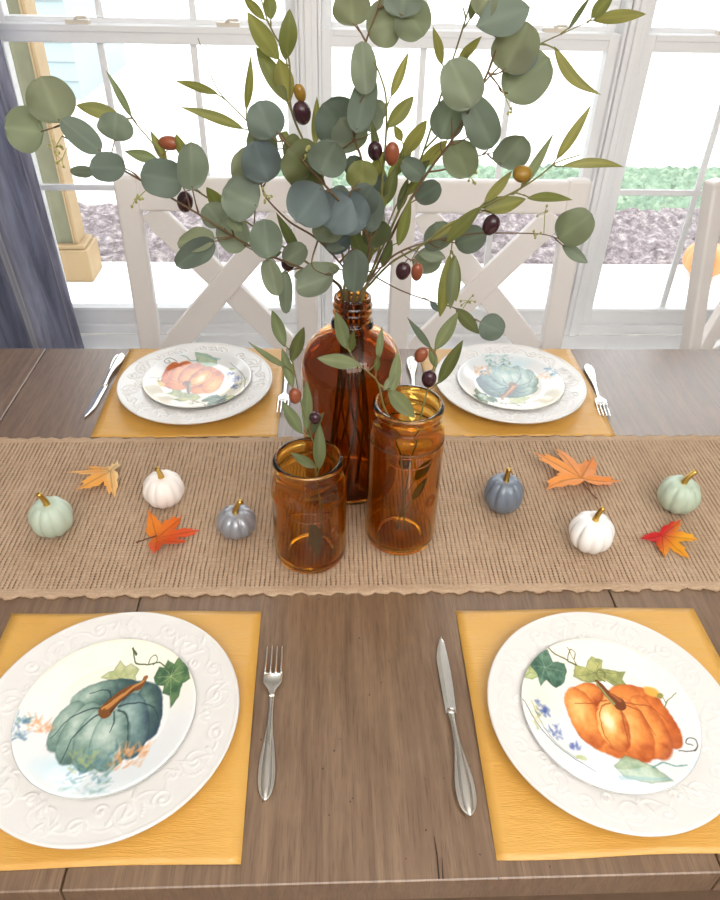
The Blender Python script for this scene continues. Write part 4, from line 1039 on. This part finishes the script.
# jar sprigs
def J(C, pts): return [(C[0]+x, C[1]+y, GZ+z) for x, y, z in pts]
branch('olive_sprig', 'small olive sprig with a brown olive standing in the short amber jar', 'sprig', 'olive sprigs in the jars', (JS[0], JS[1], GZ+.1735), J(JS, [(.016, .014, .016), (.014, .004, .09), (.010, -.002, .147)]),
  [[(316,452,0.746),(309,430,0.744),(300,398,0.741),(293,362,0.739),(290,346,0.739)], [(309,430,0.744),(312,410,0.744)]],
  [('o',285,347,272,310,12,'g',0),('o',291,362,304,327,12,'d',-.004),('w',288,368,248,342,6,'g',.006),('o',293,388,282,348,10,'g',.004),('o',302,434,283,402,12,'g',-.004),('o',306,432,307,380,10,'g',-.004),('o',319,470,320,424,12,'g',-.004),('w',316,468,290,452,9,'g',.006),('o',310,436,324,412,7,'d',.004),('o',313,522,317,556,13,'d',-.004,{'t':0})],
  olives=[(295,396,13,18,'red',-.010),(315,418,12,13,'dark',-.004)], r0=.0015, green=True, seed=61, inlook=True)
branch('olive_sprig', 'olive sprig with broad leaves leaning out of the tall amber jar across the bottle', 'sprig', 'olive sprigs in the jars', (JT[0], JT[1], GZ+.2365), J(JT, [(.006, -.010, .018), (-.006, -.006, .15), (-.022, -.008, .210), (-.0335, -.012, .2395)]),
  [[(378,383,0.771),(368,372,0.769),(358,364,0.767),(350,352,0.765),(345,340,0.764)], [(368,372,0.769),(378,360,0.769),(380,344,0.769)]],
  [('o',347,349,336,312,13,'g',0),('o',360,365,317,358,14,'g',-.004),('w',378,360,382,326,7,'g',0),('o',392,394,398,352,11,'g',.004),('o',388,389,415,418,16,'g',.006,{'t':-.004}),('w',376,372,378,354,6,'d',0),('w',350,352,354,330,8,'d',.002),('w',384,390,396,372,7,'g',0)],
  r0=.0016, green=True, seed=67)
branch('olive_sprig', 'upright olive sprig with a brown and a dark olive in the tall amber jar', 'sprig', 'olive sprigs in the jars', (JT[0]+.02, JT[1], GZ+.2365), J(JT, [(-.004, -.006, .018), (.008, -.002, .13), (.018, .002, .217)]),
  [[(427,392,0.789),(432,374,0.789),(435,358,0.789),(434,348,0.789)], [(427,392,0.789),(440,382,0.789)]],
  [('o',435,350,458,312,13,'g',0),('o',438,384,463,340,12,'d',-.002),('w',431,349,407,317,7,'c',0),('o',436,368,430,346,8,'g',.004),('o',414,480,433,458,9,'d',.004,{'t':0}),('w',412,500,428,476,7,'d',.002,{'t':0})],
  olives=[(421,355,13,17,'red',-.006,20),(429,379,15,19,'dark',-.012),(405,462,13,14,'dark',-.004)], r0=.0016, green=True, seed=71, inlook=True)

# ------------------------------------------------------------------ chairs
def make_chair(rake=4.0):
    r = empty('dining_chair'); mt = M['chair_paint']; tn = math.tan(math.radians(rake)); W = .232; SH = .455
    yb = lambda z: max(0, z-SH)*tn
    def rake_box(b, x0, x1, z0, z1, d=.030, n=1):
        vs = []
        for z in (z0, z1): vs += [(x0, yb(z)-d/2, z), (x1, yb(z)-d/2, z), (x1, yb(z)+d/2, z), (x0, yb(z)+d/2, z)]
        b.add(vs, [(3,2,1,0),(4,5,6,7),(0,1,5,4),(1,2,6,5),(2,3,7,6),(3,0,4,7)])
    for s in (-1, 1):
        b = MB(); x0, x1 = (-W, -W+.054) if s < 0 else (W-.054, W)
        rake_box(b, x0, x1, SH, 1.012, .034)
        vs = []
        for z, y in ((0.001, -.0), (SH, 0)):
            q = .006 if z < .1 else 0; vs += [(x0+q, y-.017+q, z), (x1-q, y-.017+q, z), (x1-q, y+.017, z), (x0+q, y+.017, z)]
        b.add(vs, [(3,2,1,0),(4,5,6,7),(0,1,5,4),(1,2,6,5),(2,3,7,6),(3,0,4,7)])
        bevel(b.build('back_post', mt, r, smooth=False), .007, 3)
        b = MB(); vs = []
        for z, w in ((0.001, .015), (.435, .021)):
            xc, yc = s*(W-.022), -.40; vs += [(xc-w, yc-w, z), (xc+w, yc-w, z), (xc+w, yc+w, z), (xc-w, yc+w, z)]
        b.add(vs, [(3,2,1,0),(4,5,6,7),(0,1,5,4),(1,2,6,5),(2,3,7,6),(3,0,4,7)]); bevel(b.build('leg', mt, r, smooth=False), .004)
        b = MB(); b.box(s*(W-.022)-.01, s*(W-.022)+.01, -.385, -.012, .20, .23); bevel(b.build('stretcher', mt, r, smooth=False), .003)
    b = MB(); rake_box(b, -W+.050, W-.050, .932, 1.008, .026); bevel(b.build('top_rail', mt, r, smooth=False), .006, 3)
    b = MB(); rake_box(b, -W+.050, W-.050, .500, .570, .024); bevel(b.build('lower_rail', mt, r, smooth=False), .004)
    for s in (-1, 1):
        b = MB(); n = 12; vs = []; fs = []; z0, z1 = .566, .936; x0, x1 = -s*(W-.066), s*(W-.066); L = math.hypot(x1-x0, z1-z0)
        nx, nz = -(z1-z0)/L, (x1-x0)/L; d = .010
        for i in range(n+1):
            t = i/n; xc = x0+(x1-x0)*t; zc = z0+(z1-z0)*t + .010*math.sin(2*PI*t)*0; w = .030
            yo = -.004*s
            for a, dd in ((-1, -d), (1, -d), (1, d), (-1, d)):
                z = min(max(zc+a*w*nz, .560), .940); x = max(min(xc+a*w*nx, W-.052), -W+.052); vs.append((x, yb(z)+dd+yo, z))
        for i in range(n):
            for j in range(4): k = i*4+j; k2 = i*4+(j+1) % 4; fs.append((k, k2, k2+4, k+4))
        fs += [(3, 2, 1, 0), tuple(n*4+j for j in range(4))]
        b.add(vs, fs); bevel(b.build('cross_slat', mt, r, smooth=False), .003)
    b = MB(); b.box(-W+.005, W-.005, -.425, -.012, .436, .462); bevel(b.build('seat', mt, r, smooth=False), .010, 3)
    b = MB(); b.box(-W+.03, W-.03, -.40, -.02, .37, .434); bevel(b.build('seat_frame', mt, r, smooth=False), .003)
    return r
ch = make_chair(); ch.location = (-.268, 1.675, 0); tag(ch, 'white cross back chair behind the far orange pumpkin setting, nearer the curtain', 'chair', 'white cross back dining chairs')
c2 = copy_tree(ch); c2.location = (.378, 1.675, 0); c2['label'] = 'white cross back chair behind the far blue grey pumpkin setting'
c3 = make_chair(10); c3.rotation_euler.z = math.radians(33); c3.location = (1.135, 1.745, 0)
tag(c3, 'white chair turned at an angle beside the last window, cut off by the view', 'chair', 'white cross back dining chairs')

# ------------------------------------------------------------------ light, world, camera
w = bpy.data.worlds.new('world'); bpy.context.scene.world = w; w.use_nodes = True; nt = w.node_tree; nt.nodes.clear()
o = nt.nodes.new('ShaderNodeOutputWorld'); bg = nt.nodes.new('ShaderNodeBackground'); bg.inputs[0].default_value = (.94, .97, 1, 1); bg.inputs[1].default_value = 4.0; nt.links.new(bg.outputs[0], o.inputs[0])
def area(name, loc, target, sx, sy, power, col=(1, 1, 1)):
    l = bpy.data.lights.new(name, 'AREA'); l.shape = 'RECTANGLE'; l.size = sx; l.size_y = sy; l.energy = power; l.color = col
    ob = bpy.data.objects.new(name, l); COL.objects.link(ob); ob.location = loc
    ob.rotation_euler = (Vector(target)-Vector(loc)).to_track_quat('-Z', 'Y').to_euler(); return ob
area('room_fill', (.5, -.9, 2.5), (.1, .8, .76), 2.4, 1.6, 44, (1, .985, .965))  # unseen fill lamp added to brighten the table from the camera side
area('ceiling_bounce_fill', (.3, -1.1, 1.95), (.3, -.9, 2.6), 2.2, 1.2, 86, (1, .99, .98))  # unseen lamp added to bounce soft fill off the ceiling
for k, (a, c) in enumerate(WIN):
    l = area('window_portal', ((a+c)/2, WY+.13, 1.22), ((a+c)/2, 0, 1.22), .8, 1.7, 1); l.data.cycles.is_portal = True
cd = bpy.data.cameras.new('camera'); cam = bpy.data.objects.new('camera', cd); COL.objects.link(cam)
cd.sensor_fit = 'VERTICAL'; cd.sensor_height = 36; cd.lens = 36*F/900; cd.clip_start = .02
cam.matrix_world = Matrix([[*RM[i], CAM[i]] for i in range(3)] + [[0, 0, 0, 1]])
sc = bpy.context.scene; sc.camera = cam
sc.view_settings.view_transform = 'Standard'; sc.view_settings.look = 'None'; sc.view_settings.exposure = 0
